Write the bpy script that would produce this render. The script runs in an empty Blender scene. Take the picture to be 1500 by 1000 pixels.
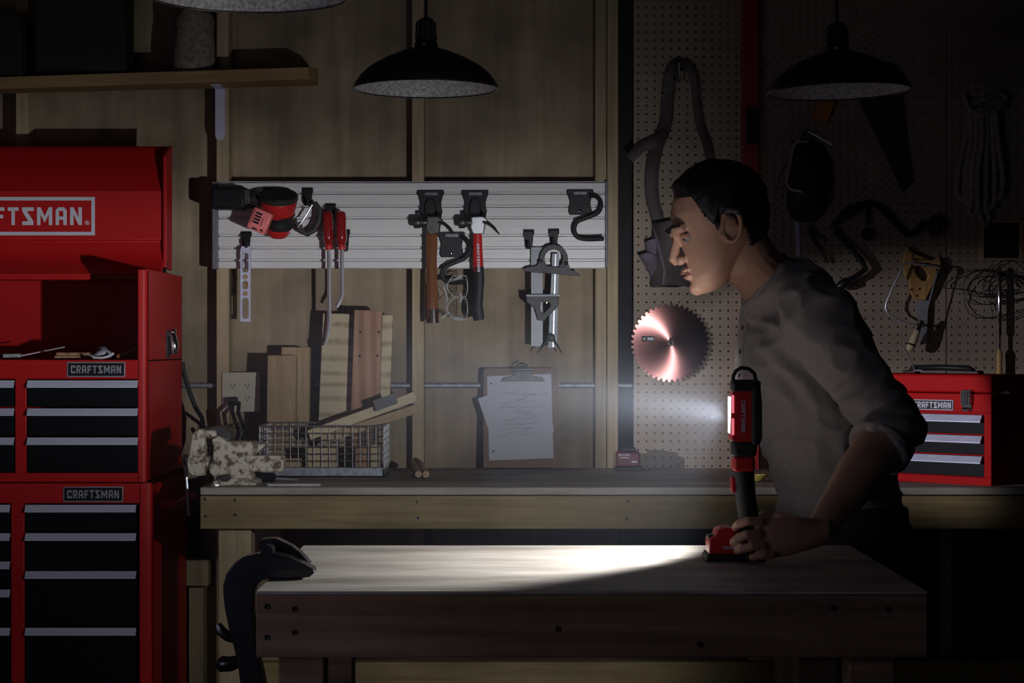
import bpy, bmesh, math, random
from mathutils import Vector, Matrix, noise
from mathutils.geometry import tessellate_polygon
R = math.radians
V = Vector
random.seed(7)
sc = bpy.context.scene
col = sc.collection

# ---------------------------------------------------------------- camera, world, lights, exposure
FPX, CAMY, CAMZ, HX, HY = 2900.0, -6.15, 1.29, 750.0, 505.0
cam = bpy.data.cameras.new('camera')
cam.lens = FPX / 1500 * 36
cam.sensor_width = 36
cam.shift_y = 5 / 1500
cam.clip_end = 60
co = bpy.data.objects.new('camera', cam)
co.location = (0, CAMY, CAMZ)
co.rotation_euler = (R(90), 0, 0)
col.objects.link(co)
sc.camera = co

wd = bpy.data.worlds.new('dusk')
sc.world = wd
wd.use_nodes = True
wd.node_tree.nodes['Background'].inputs[0].default_value = (0.55, 0.6, 0.85, 1)
wd.node_tree.nodes['Background'].inputs[1].default_value = 0.016

def light(name, kind, loc, aim, power, colour, **kw):
    l = bpy.data.lights.new(name, kind)
    l.energy = power
    l.color = colour
    for k, v in kw.items(): setattr(l, k, v)
    o = bpy.data.objects.new(name, l)
    o.location = loc
    o.rotation_euler = (V(aim) - V(loc)).to_track_quat('-Z', 'Y').to_euler()
    col.objects.link(o)
    return o
LAMP = V((0.378, -2.64, 1.169))                      # the work light's lens
A = R(24)
wlb = light('work_light_beam', 'SPOT', LAMP, LAMP + V((-math.cos(A), math.sin(A), 0)), 155, (0.93, 0.96, 1.0),
            spot_size=R(154), spot_blend=0.3, shadow_soft_size=0.02)
# photometric profile of the strip lens: strength by the sine of the elevation angle, thrown level and down, little upward
def throw(o, pts):
    """photometric profile of a lamp: strength by the sine of the elevation angle"""
    o.data.use_nodes = True
    nt = o.data.node_tree
    g = nt.nodes.new('ShaderNodeNewGeometry'); sx = nt.nodes.new('ShaderNodeSeparateXYZ'); mr = nt.nodes.new('ShaderNodeMapRange'); fc = nt.nodes.new('ShaderNodeFloatCurve')
    mr.inputs[1].default_value = -1; mr.inputs[2].default_value = 1
    nt.links.new(g.outputs['Incoming'], sx.inputs[0]); nt.links.new(sx.outputs['Z'], mr.inputs[0])
    nt.links.new(mr.outputs[0], fc.inputs['Value']); nt.links.new(fc.outputs[0], nt.nodes['Emission'].inputs['Strength'])
    c = fc.mapping.curves[0]
    c.points[0].location = ((pts[0][0]+1)/2, pts[0][1]); c.points[1].location = ((pts[-1][0]+1)/2, pts[-1][1])
    for a, b in pts[1:-1]: c.points.new((a+1)/2, b).handle_type = 'VECTOR'
    fc.mapping.update()
# a strip lens: thrown level and down, little upward
throw(wlb, [(-1,.15),(-.85,.22),(-.5,.27),(-.32,.19),(-.2,.20),(-.12,.34),(-.04,.56),(.04,.85),(.11,1),(.17,.95),(.22,.56),(.28,.27),(.37,.14),(.6,.04),(1,.02)])
light('side_fill', 'AREA', (-1.3, -4.35, 1.15), (0.4, -2.3, 1.1), 2.4, (0.74, 0.74, 1.0), shape='RECTANGLE', size=0.5, size_y=0.8)  # added soft fill light, unseen at the left; no window stands there
cll = light('clip_lamp', 'SPOT', (-2.6, -3.0, 1.45), (0.92, -0.3, 0.93), 420, (0.88, 0.88, 1.0), spot_size=R(17.5), spot_blend=0.16, shadow_soft_size=0.03)
# its barn doors cut the light above and below
throw(cll, [(-1,0),(-.145,0),(-.13,.7),(-.055,1),(-.044,.55),(-.02,.45),(0,.48),(.012,.25),(.03,.04),(1,0)])

sc.view_settings.view_transform = 'Standard'
sc.view_settings.look = 'None'
sc.view_settings.exposure = 0.0
sc.view_settings.gamma = 1.0
sc.view_settings.use_curve_mapping = False

# ---------------------------------------------------------------- helpers
def P(px, py, d):
    """world point that the photograph shows at (px, py), d metres from the camera plane"""
    return V(((px - HX) / FPX * d, CAMY + d, CAMZ - (py - HY) / FPX * d))
def X(px, d): return (px - HX) / FPX * d
def Z(py, d): return CAMZ - (py - HY) / FPX * d

class MB:
    def __init__(s):
        s.v, s.f = [], []
        s.m = Matrix()
    def add(s, vs, fs):
        n = len(s.v)
        s.v += [s.m @ V(v) for v in vs]
        s.f += [tuple(i + n for i in f) for f in fs]
        return s
    def box(s, a, b):
        x0, x1 = sorted((a[0], b[0])); y0, y1 = sorted((a[1], b[1])); z0, z1 = sorted((a[2], b[2]))
        return s.add([(x0,y0,z0),(x1,y0,z0),(x1,y1,z0),(x0,y1,z0),(x0,y0,z1),(x1,y0,z1),(x1,y1,z1),(x0,y1,z1)],
                     [(0,3,2,1),(4,5,6,7),(0,1,5,4),(1,2,6,5),(2,3,7,6),(3,0,4,7)])
    def bar(s, p, q, w, h, up=(0,0,1)):
        """a square bar from p to q, w wide, h high"""
        p, q = V(p), V(q); t = (q - p).normalized()
        a = t.cross(V(up)).normalized(); b = a.cross(t).normalized()
        vs = []
        for c in (p, q):
            for i, j in ((-1,-1),(1,-1),(1,1),(-1,1)): vs.append(c + a*i*w/2 + b*j*h/2)
        return s.add(vs, [(0,3,2,1),(4,5,6,7),(0,1,5,4),(1,2,6,5),(2,3,7,6),(3,0,4,7)])
    def cyl(s, p, q, r, r2=None, n=14):
        return s.tube([p, q], [r, r if r2 is None else r2], n)
    def tube(s, pts, r, n=8, sq=1.0, closed=False, up=(0, 0.13, 1)):
        pts = [V(p) for p in pts]; k = len(pts)
        rs = r if isinstance(r, (list, tuple)) else [r] * k
        up = V(up); vs = []; a = None
        for i, p in enumerate(pts):
            if closed: t = pts[(i+1) % k] - pts[i-1]
            else: t = pts[min(i+1, k-1)] - pts[max(i-1, 0)]
            t.normalize()
            if a is None:
                a = t.cross(up)
                if a.length < 1e-4: a = t.cross(V((1,0.2,0)))
            else: a = a - t * a.dot(t)
            a.normalize(); b = t.cross(a)
            for j in range(n):
                th = 2*math.pi*j/n
                vs.append(p + a*math.cos(th)*rs[i] + b*math.sin(th)*rs[i]*sq)
        fs = []
        for i in range(k if closed else k-1):
            for j in range(n):
                i2 = (i+1) % k
                fs.append((i*n+j, i*n+(j+1) % n, i2*n+(j+1) % n, i2*n+j))
        if not closed: fs += [tuple(range(n))[::-1], tuple(range((k-1)*n, k*n))]
        return s.add(vs, fs)
    def prism(s, loops, o, u, v, depth):
        """outline (first loop) with holes (other loops) in the plane o+u*x+v*y, extruded by depth along u x v"""
        if not isinstance(loops[0][0], (list, tuple)): loops = [loops]
        o, u, v = V(o), V(u), V(v); w = u.cross(v).normalized() * depth
        flat = [V((p[0], p[1], 0)) for l in loops for p in l]
        tris = tessellate_polygon([[V((p[0], p[1], 0)) for p in l] for l in loops])
        n = len(flat)
        vs = [o + u*p.x + v*p.y for p in flat]
        vs += [q + w for q in vs]
        fs = [tuple(t) for t in tris] + [tuple(i+n for i in t)[::-1] for t in tris]
        k = 0
        for l in loops:
            m = len(l)
            for i in range(m):
                a, b = k+i, k+(i+1) % m
                fs.append((a, b, b+n, a+n))
            k += m
        return s.add(vs, fs)
    def lathe(s, prof, o, axis=(0,0,1), n=24, caps=True):
        o, ax = V(o), V(axis).normalized()
        a = ax.cross(V((0,1,0)) if abs(ax.y) < .9 else V((1,0,0))).normalized(); b = ax.cross(a)
        vs, fs = [], []
        for r, h in prof:
            for j in range(n):
                th = 2*math.pi*j/n
                vs.append(o + ax*h + (a*math.cos(th) + b*math.sin(th))*max(r, 1e-5))
        for i in range(len(prof)-1):
            for j in range(n):
                fs.append((i*n+j, i*n+(j+1) % n, (i+1)*n+(j+1) % n, (i+1)*n+j))
        if caps: fs += [tuple(range(n))[::-1], tuple(range((len(prof)-1)*n, len(prof)*n))]
        return s.add(vs, fs)
    def loft(s, rings):
        n = len(rings[0]); vs = [p for r in rings for p in r]; fs = []
        for i in range(len(rings)-1):
            for j in range(n):
                fs.append((i*n+j, i*n+(j+1) % n, (i+1)*n+(j+1) % n, (i+1)*n+j))
        fs += [tuple(range(n))[::-1], tuple(range((len(rings)-1)*n, len(rings)*n))]
        return s.add(vs, fs)
    def ball(s, c, r, n=12, ax=None):
        c = V(c); r = (r, r, r) if not isinstance(r, (list, tuple)) else r
        ax = ax or (V((1,0,0)), V((0,1,0)), V((0,0,1)))
        rings = []
        for i in range(1, n):
            th = math.pi*i/n - math.pi/2
            rings.append([c + ax[0]*r[0]*math.cos(th)*math.cos(2*math.pi*j/n) + ax[1]*r[1]*math.cos(th)*math.sin(2*math.pi*j/n)
                          + ax[2]*r[2]*math.sin(th) for j in range(n)])
        return s.loft(rings)

WM = {}                                              # world matrix of every object built here
def mesh_of(name, mb):
    me = bpy.data.meshes.new(name)
    me.from_pydata([tuple(v) for v in mb.v], [], mb.f)
    bm = bmesh.new(); bm.from_mesh(me)
    bmesh.ops.recalc_face_normals(bm, faces=bm.faces)
    bm.to_mesh(me); bm.free()
    return me
def obj(name, mb, mat, parent=None, bevel=0, seg=2, smooth=True, label=None):
    me = mb if isinstance(mb, bpy.types.Mesh) else mesh_of(name, mb)
    m = WM.get(parent.name, Matrix()) if parent else Matrix()
    me.transform(m.inverted())
    for p in me.polygons: p.use_smooth = smooth
    if smooth and not isinstance(mb, bpy.types.Mesh): me.set_sharp_from_angle(angle=R(38))
    me.materials.append(mat)
    o = bpy.data.objects.new(name, me); col.objects.link(o)
    if parent: o.parent = parent
    WM[o.name] = m
    if bevel:
        b = o.modifiers.new('bevel', 'BEVEL'); b.width = bevel; b.segments = seg; b.limit_method = 'ANGLE'; b.angle_limit = R(40)
    if label: o['label'] = label
    return o
def tag(o, label, cat, group=None):
    o['label'] = label; o['category'] = cat
    if group: o['group'] = group
    return o
def thing(name, label, cat, loc, group=None):
    o = bpy.data.objects.new(name, None); col.objects.link(o)
    o.empty_display_size = .05
    o.location = loc
    WM[o.name] = Matrix.Translation(V(loc))
    return tag(o, label, cat, group)
def struct(name, loc=None, mb=None, mat=None):
    if mb is None:
        o = bpy.data.objects.new(name, None); col.objects.link(o); o.location = loc
        WM[o.name] = Matrix.Translation(V(loc))
    else: o = obj(name, mb, mat)
    o['kind'] = 'structure'
    return o

# ---- materials
def mk(name):
    m = bpy.data.materials.new(name); m.use_nodes = True
    return m, m.node_tree, m.node_tree.nodes, m.node_tree.links
def mat(name, c, rough=.5, metal=0, var=.15, scale=30, bump=0., stretch=(1,1,1), spec=.5, coat=0, trans=0, emit=0, sheen=0, c2=None, thr=None, alpha=1):
    m, nt, N, L = mk(name)
    b = N['Principled BSDF']
    tc = N.new('ShaderNodeTexCoord'); mp = N.new('ShaderNodeMapping'); nz = N.new('ShaderNodeTexNoise'); cr = N.new('ShaderNodeValToRGB')
    mp.inputs['Scale'].default_value = stretch
    nz.inputs['Scale'].default_value = scale; nz.inputs['Detail'].default_value = 5; nz.inputs['Roughness'].default_value = .6
    L.new(tc.outputs['Object'], mp.inputs[0]); L.new(mp.outputs[0], nz.inputs['Vector']); L.new(nz.outputs['Fac'], cr.inputs[0])
    e = cr.color_ramp.elements
    if c2 is None:
        e[0].color = (*[x*(1-var) for x in c], 1); e[1].color = (*[min(1, x*(1+var)) for x in c], 1)
        e[0].position, e[1].position = .32, .68
    else:
        e[0].color = (*c2, 1); e[1].color = (*c, 1)
        e[0].position, e[1].position = thr or (.45, .5)
    L.new(cr.outputs[0], b.inputs['Base Color'])
    b.inputs['Roughness'].default_value = rough; b.inputs['Metallic'].default_value = metal
    b.inputs['Specular IOR Level'].default_value = spec; b.inputs['Coat Weight'].default_value = coat
    b.inputs['Transmission Weight'].default_value = trans
    b.inputs['Alpha'].default_value = alpha
    if sheen: b.inputs['Sheen Weight'].default_value = sheen
    if bump:
        bp = N.new('ShaderNodeBump'); bp.inputs['Strength'].default_value = bump; bp.inputs['Distance'].default_value = .004
        L.new(nz.outputs['Fac'], bp.inputs['Height']); L.new(bp.outputs[0], b.inputs['Normal'])
    if emit:
        b.inputs['Emission Color'].default_value = (*c, 1); b.inputs['Emission Strength'].default_value = emit
    return m
def wood(name, light_c, dark_c, axis='X', grain=55, ring=0, rough=.6, blotch=.35, bump=.25, lo=.3, hi=.72):
    """fibres run along axis; ring adds growth-ring lines; blotch is a broad tone change of the surface"""
    m, nt, N, L = mk(name); b = N['Principled BSDF']
    tc = N.new('ShaderNodeTexCoord'); mp = N.new('ShaderNodeMapping'); nz = N.new('ShaderNodeTexNoise'); cr = N.new('ShaderNodeValToRGB')
    mp.inputs['Scale'].default_value = {'X': (.05,1,1), 'Y': (1,.05,1), 'Z': (1,1,.05), 'C': (1,1,.3)}[axis]
    nz.inputs['Scale'].default_value = grain; nz.inputs['Detail'].default_value = 6; nz.inputs['Distortion'].default_value = .6
    L.new(tc.outputs['Object'], mp.inputs[0]); L.new(mp.outputs[0], nz.inputs['Vector'])
    fac = nz.outputs['Fac']
    if ring:
        wv = N.new('ShaderNodeTexWave'); wv.inputs['Scale'].default_value = ring; wv.inputs['Distortion'].default_value = 7; wv.inputs['Detail'].default_value = 2
        wv.inputs['Detail Scale'].default_value = .7
        mp2 = N.new('ShaderNodeMapping'); mp2.inputs['Scale'].default_value = {'X': (.12,1,1), 'Y': (1,.12,1), 'Z': (1,1,.12), 'C': (.3,.3,1)}[axis]
        L.new(tc.outputs['Object'], mp2.inputs[0]); L.new(mp2.outputs[0], wv.inputs['Vector'])
        wv.bands_direction = 'X' if axis == 'Z' else 'Z'
        mx = N.new('ShaderNodeMix'); mx.inputs[0].default_value = .45
        L.new(fac, mx.inputs[2]); L.new(wv.outputs['Fac'], mx.inputs[3]); fac = mx.outputs[0]
    L.new(fac, cr.inputs[0])
    e = cr.color_ramp.elements; e[0].color = (*dark_c, 1); e[1].color = (*light_c, 1); e[0].position, e[1].position = lo, hi
    n2 = N.new('ShaderNodeTexNoise'); n2.inputs['Scale'].default_value = 4.5; n2.inputs['Detail'].default_value = 4
    L.new(tc.outputs['Object'], n2.inputs['Vector'])
    mr = N.new('ShaderNodeMapRange'); mr.inputs[1].default_value = .3; mr.inputs[2].default_value = .7
    mr.inputs[3].default_value = 1-blotch; mr.inputs[4].default_value = 1+blotch*.5
    L.new(n2.outputs['Fac'], mr.inputs[0])
    ml = N.new('ShaderNodeMix'); ml.data_type = 'RGBA'; ml.blend_type = 'MULTIPLY'; ml.inputs[0].default_value = 1
    L.new(cr.outputs[0], ml.inputs[6]); L.new(mr.outputs[0], ml.inputs[7]); L.new(ml.outputs[2], b.inputs['Base Color'])
    b.inputs['Roughness'].default_value = rough; b.inputs['Specular IOR Level'].default_value = .3
    bp = N.new('ShaderNodeBump'); bp.inputs['Strength'].default_value = bump; bp.inputs['Distance'].default_value = .002
    L.new(nz.outputs['Fac'], bp.inputs['Height']); L.new(bp.outputs[0], b.inputs['Normal'])
    return m

PLY = wood('plywood', (.385,.295,.20), (.27,.20,.13), 'Z', 24, 0, .65, .45, .15)
STUD = wood('stud_pine', (.50,.39,.25), (.35,.265,.16), 'Z', 50, 0, .6, .2)
PINE = wood('pale_pine', (.58,.46,.29), (.41,.31,.18), 'Z', 60, 0, .6, .15)
PINEC = wood('ringed_pine', (.58,.48,.32), (.34,.255,.155), 'C', 30, 7, .6, .15, lo=.2, hi=.5)
PINEX = wood('bench_pine', (.42,.32,.155), (.29,.205,.095), 'X', 60, 0, .6, .3)
REDW = wood('reddish_fir', (.42,.24,.15), (.29,.15,.09), 'Z', 75, 9, .6, .15)
TAN = wood('tan_fir', (.46,.33,.19), (.34,.23,.13), 'Z', 75, 0, .6, .15)
RED2 = mat('red_satin_enamel', (.48,.010,.011), .55, 0, .06, 160, .03, spec=.06)
WORN = wood('worn_bench_top', (.46,.38,.33), (.16,.125,.105), 'X', 30, 0, .55, .45, .5)
TTOP = mat('worn_table_top', (.56,.50,.43), .5, 0, 0, 11, .12, (.28,1,1), .35, c2=(.26,.22,.18), thr=(.30,.66))
DKW = wood('dark_stained_pine', (.36,.23,.15), (.19,.11,.07), 'X', 45, 0, .6, .3)
SHELFW = wood('shelf_pine', (.44,.28,.13), (.28,.17,.08), 'X', 50, 0, .6, .2)
HARDB = mat('hardboard', (.30,.235,.175), .65, 0, .08, 12, .03)
BACKSHADE = mat('black_shade_sheet', (.02,.018,.02), .9, 0, .2, 30)  # near-black sheathing: shade of the unlit bay put into the colour
CONC = mat('concrete', (.12,.115,.11), .85, 0, .25, 8, .2)
DRYW = mat('dark_wall_paint', (.10,.09,.085), .85, 0, .15, 6)
SLAT = mat('grey_slat_panel', (.74,.72,.72), .33, 0, .025, 60, 0, (.05,1,1), .5)
SLATE = mat('grey_end_cap', (.16,.16,.19), .5)
BLK = mat('black_plastic', (.014,.014,.016), .42, 0, .2, 40, spec=.2)
RUB = mat('black_rubber', (.012,.012,.014), .6, 0, .25, 60, .1)
IRON = mat('black_iron', (.016,.016,.02), .34, .2, .3, 50, .08, coat=.35)
STEEL = mat('steel', (.56,.56,.60), .36, .65, .12, 40, .03)
DSTEEL = mat('dark_steel', (.075,.07,.07), .42, .6, .3, 60, .1)
CHROME = mat('chrome', (.75,.75,.78), .1, 1, .05, 30)
GALV = mat('galvanised', (.30,.32,.36), .5, .6, .3, 60, .05)
WIRE = mat('wire_grey', (.25,.24,.25), .5, .7, .2, 60)
ALU = mat('aluminium', (.62,.62,.78), .42, .12, .08, 40, 0, (.05,1,1))
RED = mat('red_enamel', (.48,.010,.011), .46, 0, .06, 160, .05, spec=.3)
REDP = mat('red_plastic', (.55,.02,.02), .35, 0, .08, 40, coat=.2)
DRED = mat('dark_red_handle', (.28,.01,.012), .16, 0, .15, 40, coat=.8)
REDPAINT = mat('red_painted_wood', (.32,.02,.02), .35, 0, .3, 14, .05, (1,1,.1), coat=.3)
DRAWER = mat('black_drawer', (.007,.008,.010), .5, 0, .2, 60, spec=.12)
WHITE = mat('white_print', (.62,.62,.70), .5, 0, .03, 20)
SILVERP = mat('silver_print', (.36,.36,.42), .4, .3, .05, 20)
PINK = mat('coral_battery_face', (.92,.22,.22), .4, 0, .1, 30)
PAPER = mat('paper', (.52,.53,.60), .8, 0, .04, 10)
INK = mat('pencil', (.22,.22,.26), .8)
CLIPB = wood('clipboard_brown', (.24,.15,.09), (.18,.11,.065), 'Z', 80, 0, .6, .15)
IVORY = mat('ivory_plate', (.44,.40,.32), .4, 0, .05, 20)
ROPEM = mat('rope_fibre', (.34,.29,.26), .9, 0, .35, 90, .6)
LEATH = mat('leather', (.055,.036,.036), .6, 0, .3, 25, .2)
SUEDE = mat('grey_suede', (.17,.14,.18), .8, 0, .2, 30, .1)
VISE = mat('chipped_cream_paint', (.64,.56,.45), .5, 0, 0, 48, .5, c2=(.13,.085,.06), thr=(.40,.53))
LACQ = wood('lacquered_hickory', (.28,.11,.045), (.15,.055,.025), 'Z', 90, 0, .14, .2, .05)
HANDW = wood('yellow_beech', (.55,.33,.12), (.38,.20,.07), 'Z', 60, 0, .4, .2, .1)
PURP = mat('mauve_binding', (.42,.34,.42), .7)
ORANGE = mat('orange_plastic', (.50,.17,.02), .45, 0, .1, 20)
YELLOW = mat('yellow_cord', (.55,.45,.10), .5)
SHADEO = mat('bronze_shade', (.025,.021,.021), .38, .4, .2, 40, coat=.15)
SHADEI = mat('speckled_white_enamel', (.66,.64,.64), .5, 0, 0, 130, 0, c2=(.30,.28,.28), thr=(.38,.62))
BULB = mat('frosted_bulb', (.5,.5,.5), .4)
SKIN = mat('skin', (.50,.275,.19), .5, 0, .10, 25, .05)
HAIR = mat('black_hair', (.010,.008,.008), .45, 0, .4, 120, .4, (1,1,.2))
SHIRT = mat('taupe_jersey', (.29,.25,.235), .9, 0, .12, 130, .15, sheen=.2)
JEANS = mat('dark_denim', (.02,.022,.03), .85, 0, .3, 90, .15)
EYE = mat('shaded_eye_white', (.20,.17,.16), .35)  # greyed white: the shadow over the eye is put into the colour
LIP = mat('lips', (.36,.14,.11), .5)
BURLAP = mat('burlap', (.26,.21,.16), .9, 0, .4, 60, .5)
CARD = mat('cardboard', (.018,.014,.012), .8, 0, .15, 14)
BLADE = None
m, nt, N, L = mk('clear_plastic')
N.remove(N['Principled BSDF'])
_t = N.new('ShaderNodeBsdfTransparent'); _t.inputs[0].default_value = (.985,.99,.99,1); _gl = N.new('ShaderNodeBsdfGlossy'); _gl.inputs['Roughness'].default_value = .06
_x = N.new('ShaderNodeMixShader'); _x.inputs[0].default_value = .12
L.new(_t.outputs[0], _x.inputs[1]); L.new(_gl.outputs[0], _x.inputs[2]); L.new(_x.outputs[0], N['Material Output'].inputs['Surface']); CLEAR = m
CLEARGLINT = mat('clear_plastic_glint', (.75,.76,.78), .15, 0, .05, 20, alpha=.45, coat=.5)  # pale tint paints the highlights along the clear plastic
RULER = mat('ruler_steel', (.20,.22,.25), .5, .3, .1, 40)
CAST = mat('dark_cast_iron', (.03,.027,.03), .5, .2, .3, 50, .05)
PALEX = wood('pale_strut', (.64,.53,.36), (.48,.38,.23), 'X', 60, 0, .6, .15)
REDSHADE = mat('shaded_red_case', (.09,.008,.012), .5, 0, .1, 30)  # red darkened so that the battery's shadow is in its colour
m, nt, N, L = mk('led_lens')
b = N['Principled BSDF']; b.inputs['Emission Color'].default_value = (.95,.98,1,1); b.inputs['Emission Strength'].default_value = 6; LED = m
m, nt, N, L = mk('led_side_slot')
b = N['Principled BSDF']; b.inputs['Base Color'].default_value = (.6,.05,.07,1); b.inputs['Emission Color'].default_value = (1,.22,.30,1); b.inputs['Emission Strength'].default_value = .75; SLOT = m
m, nt, N, L = mk('red_saw_steel')
b = N['Principled BSDF']; b.inputs['Base Color'].default_value = (.15,.066,.062,1); b.inputs['Metallic'].default_value = 1; b.inputs['Roughness'].default_value = .19
b.inputs['Anisotropic'].default_value = .9
tg = N.new('ShaderNodeTangent'); tg.direction_type = 'RADIAL'; tg.axis = 'Y'; L.new(tg.outputs[0], b.inputs['Tangent']); BLADE = m

# ---- block lettering
s_, w_ = .2, .66
def rc(x0, y0, x1, y1): return [(x0,y0),(x1,y0),(x1,y1),(x0,y1)]
GL = {
 'C': (w_, [[[(.1,0),(w_-.06,0),(w_,.06),(w_,.32),(w_-s_,.32),(w_-s_,s_),(s_,s_),(s_,1-s_),(w_-s_,1-s_),(w_-s_,.68),(w_,.68),(w_,.94),(w_-.06,1),(.1,1),(0,.9),(0,.1)]]]),
 'R': (w_, [[[(0,0),(s_,0),(s_,.36),(.3,.36),(w_-s_,0),(w_,0),(w_-.16,.38),(w_,.5),(w_,.9),(w_-.1,1),(0,1)], rc(s_,.54,w_-s_,1-s_)]]),
 'A': (w_, [[[(0,0),(s_,0),(s_,.3),(w_-s_,.3),(w_-s_,0),(w_,0),(w_,.84),(w_-.16,1),(.16,1),(0,.84)], rc(s_,.48,w_-s_,1-s_)]]),
 'F': (.6, [[[(0,0),(s_,0),(s_,.38),(.52,.38),(.52,.58),(s_,.58),(s_,1-s_),(.6,1-s_),(.6,1),(0,1)]]]),
 'T': (.64, [[[(.22,0),(.42,0),(.42,1-s_),(.64,1-s_),(.64,1),(0,1),(0,1-s_),(.22,1-s_)]]]),
 'S': (.7, [[[(.02,0),(.68,0),(.68,.22),(.3,.78),(.7,.8),(.7,1),(.02,1),(.02,.78),(.38,.22),(.02,.2)]]]),
 'M': (.9, [[[(0,0),(s_,0),(s_,.6),(.45,.15),(.9-s_,.6),(.9-s_,0),(.9,0),(.9,1),(.9-s_,1),(.45,.5),(s_,1),(0,1)]]]),
 'N': (.7, [[[(0,0),(s_,0),(s_,.62),(.7-s_,0),(.7,0),(.7,1),(.7-s_,1),(.7-s_,.4),(s_,1),(0,1)]]]),
 'V': (.7, [[[(.27,0),(.43,0),(.7,1),(.48,1),(.35,.4),(.22,1),(0,1)]]]),
 '2': (.6, [[[(0,0),(.6,0),(.6,.2),(.26,.2),(.6,.6),(.6,1),(0,1),(0,.8),(.38,.8),(.38,.66),(0,.2)]]]),
 '0': (.6, [[rc(0,0,.6,1), rc(.2,.2,.4,.8)]]),
}
def text(mb, word, o, u, v, h, width, lift=.0006):
    """raised block letters; o is the lower left corner, u and v the reading and up directions"""
    o, u, v = V(o), V(u).normalized(), V(v).normalized()
    tot = sum(GL[c][0] for c in word) + .2*(len(word)-1)
    k = width / tot; x = 0
    for c in word:
        cw, polys = GL[c]
        for loops in polys: mb.prism(loops, o + u*x*k, u*k, v*h, lift)
        x += cw + .2
    return mb
# ================================================================ the setting
WY = .089                                            # the sheathing; stud faces stand at y = 0
struct('floor', mb=MB().box((-3.2,-8.6,-.12), (2.7,.2,0)), mat=CONC)
struct('ceiling', mb=MB().box((-3.2,-8.6,2.75), (2.7,.2,2.85)), mat=DRYW)
struct('wall_left', mb=MB().box((-3.3,-8.6,0), (-3.2,.2,2.75)), mat=DRYW)
struct('wall_right', mb=MB().box((2.6,-8.6,0), (2.7,.2,2.75)), mat=DRYW)
wb = struct('wall_back', (0, WY, 0))
def sheet(px0, px1, m=PLY):
    obj('plywood_sheet', MB().box((X(px0,6.15), WY, 0), (X(px1,6.15), WY+.02, 2.75)), m, wb)
sheet(-780, 30); sheet(31, 325); sheet(326, 612); sheet(613, 889); sheet(890, 1098, BACKSHADE); sheet(1099, 1500, BACKSHADE); sheet(1501, 1980, BACKSHADE)
def stud(px0, px1, m=STUD, z0=0, z1=2.75, y0=0, label=None):
    obj('stud', MB().box((X(px0,6.15), y0, z0), (X(px1,6.15), WY, z1)), m, wb, bevel=.002, label=label)
for a, b in ((-268,-250), (23,41), (317,335), (603.5,621), (872,888.4), (889.4,905.5), (1377,1394)): stud(a, b)
stud(1086, 1109, REDPAINT, 0, 2.75, -.055, 'red painted upright between the pegboards')
stud(276, 297, STUD, 0, Z(861,6.15), .005)
obj('blocking', MB().box((X(272,6.15), .0, Z(858,6.15)), (X(305,6.15), WY, Z(820,6.15))), STUD, wb, bevel=.002)
obj('base_plate', MB().box((-3.2, .0, 0), (2.6, WY-.001, .04)), STUD, wb)
obj('switch_box', MB().box((X(1092,6.1), -.075, Z(212,6.1)), (X(1108,6.1), -.055, Z(160,6.1))).box((X(1097,6.1), -.082, Z(192,6.1)), (X(1103,6.1), -.075, Z(180,6.1))), BLK, wb, bevel=.002, label='dark switch box on the red upright')

def pegboard(px0, px1, z0, z1, phase=0):
    p = .0254; x0, x1 = X(px0,6.15), X(px1,6.15)
    nx, nz = int((x1-x0)/p), int((z1-z0)/p)
    ox = x0 + ((x1-x0) - nx*p)/2
    mb = MB(); k = 8; r = .0033; y = -.006
    vs, fs = [], []
    for i in range(nx):
        for j in range(nz):
            cx, cz = ox+(i+.5)*p, z0+(j+.5)*p; n = len(vs)
            for q in range(k):
                th = 2*math.pi*q/k
                c, s = math.cos(th), math.sin(th); t = p/2/max(abs(c), abs(s))
                vs.append((cx+c*t, y, cz+s*t))
            for q in range(k): vs.append((cx+math.cos(2*math.pi*q/k)*r, y, cz+math.sin(2*math.pi*q/k)*r))
            for q in range(k): vs.append((cx+math.cos(2*math.pi*q/k)*r, 0, cz+math.sin(2*math.pi*q/k)*r))
            for q in range(k):
                q2 = (q+1) % k
                fs.append((n+q, n+k+q, n+k+q2, n+q2)); fs.append((n+k+q, n+2*k+q, n+2*k+q2, n+k+q2))
    zt = z0+nz*p
    for a, b in ((x0, ox), (ox+nx*p, x1)):
        n = len(vs); vs += [(a,y,z0),(b,y,z0),(b,y,zt),(a,y,zt)]; fs.append((n,n+1,n+2,n+3))
    for q in ([(x0,y,z0),(x0,y,zt),(x0,0,zt),(x0,0,z0)], [(x1,y,z0),(x1,y,zt),(x1,0,zt),(x1,0,z0)], [(x0,y,zt),(x1,y,zt),(x1,0,zt),(x0,0,zt)]):
        n = len(vs); vs += q; fs.append((n,n+1,n+2,n+3))
    me = bpy.data.meshes.new('pegboard_panel'); me.from_pydata(vs, [], fs)
    bm = bmesh.new(); bm.from_mesh(me); bmesh.ops.remove_doubles(bm, verts=bm.verts, dist=1e-5)
    bmesh.ops.recalc_face_normals(bm, faces=bm.faces); bm.to_mesh(me); bm.free()
    o = obj('pegboard_panel', me, HARDB, wb)
    o.data.shade_flat()
pegboard(928, 1085.4, .80, 2.70)
pegboard(1113, 1384.6, .80, 2.70)
pegboard(1386.6, 1640, .80, 2.70)

# conduit along the sheathing, through the studs
t = obj('conduit', MB().cyl((X(150,6.2), .045, Z(564.5,6.2)), (X(926,6.2), .045, Z(564.5,6.2)), .0085, n=12), GALV)
tag(t, 'thin grey metal conduit running along the plywood wall through the studs', 'conduit')

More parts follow.
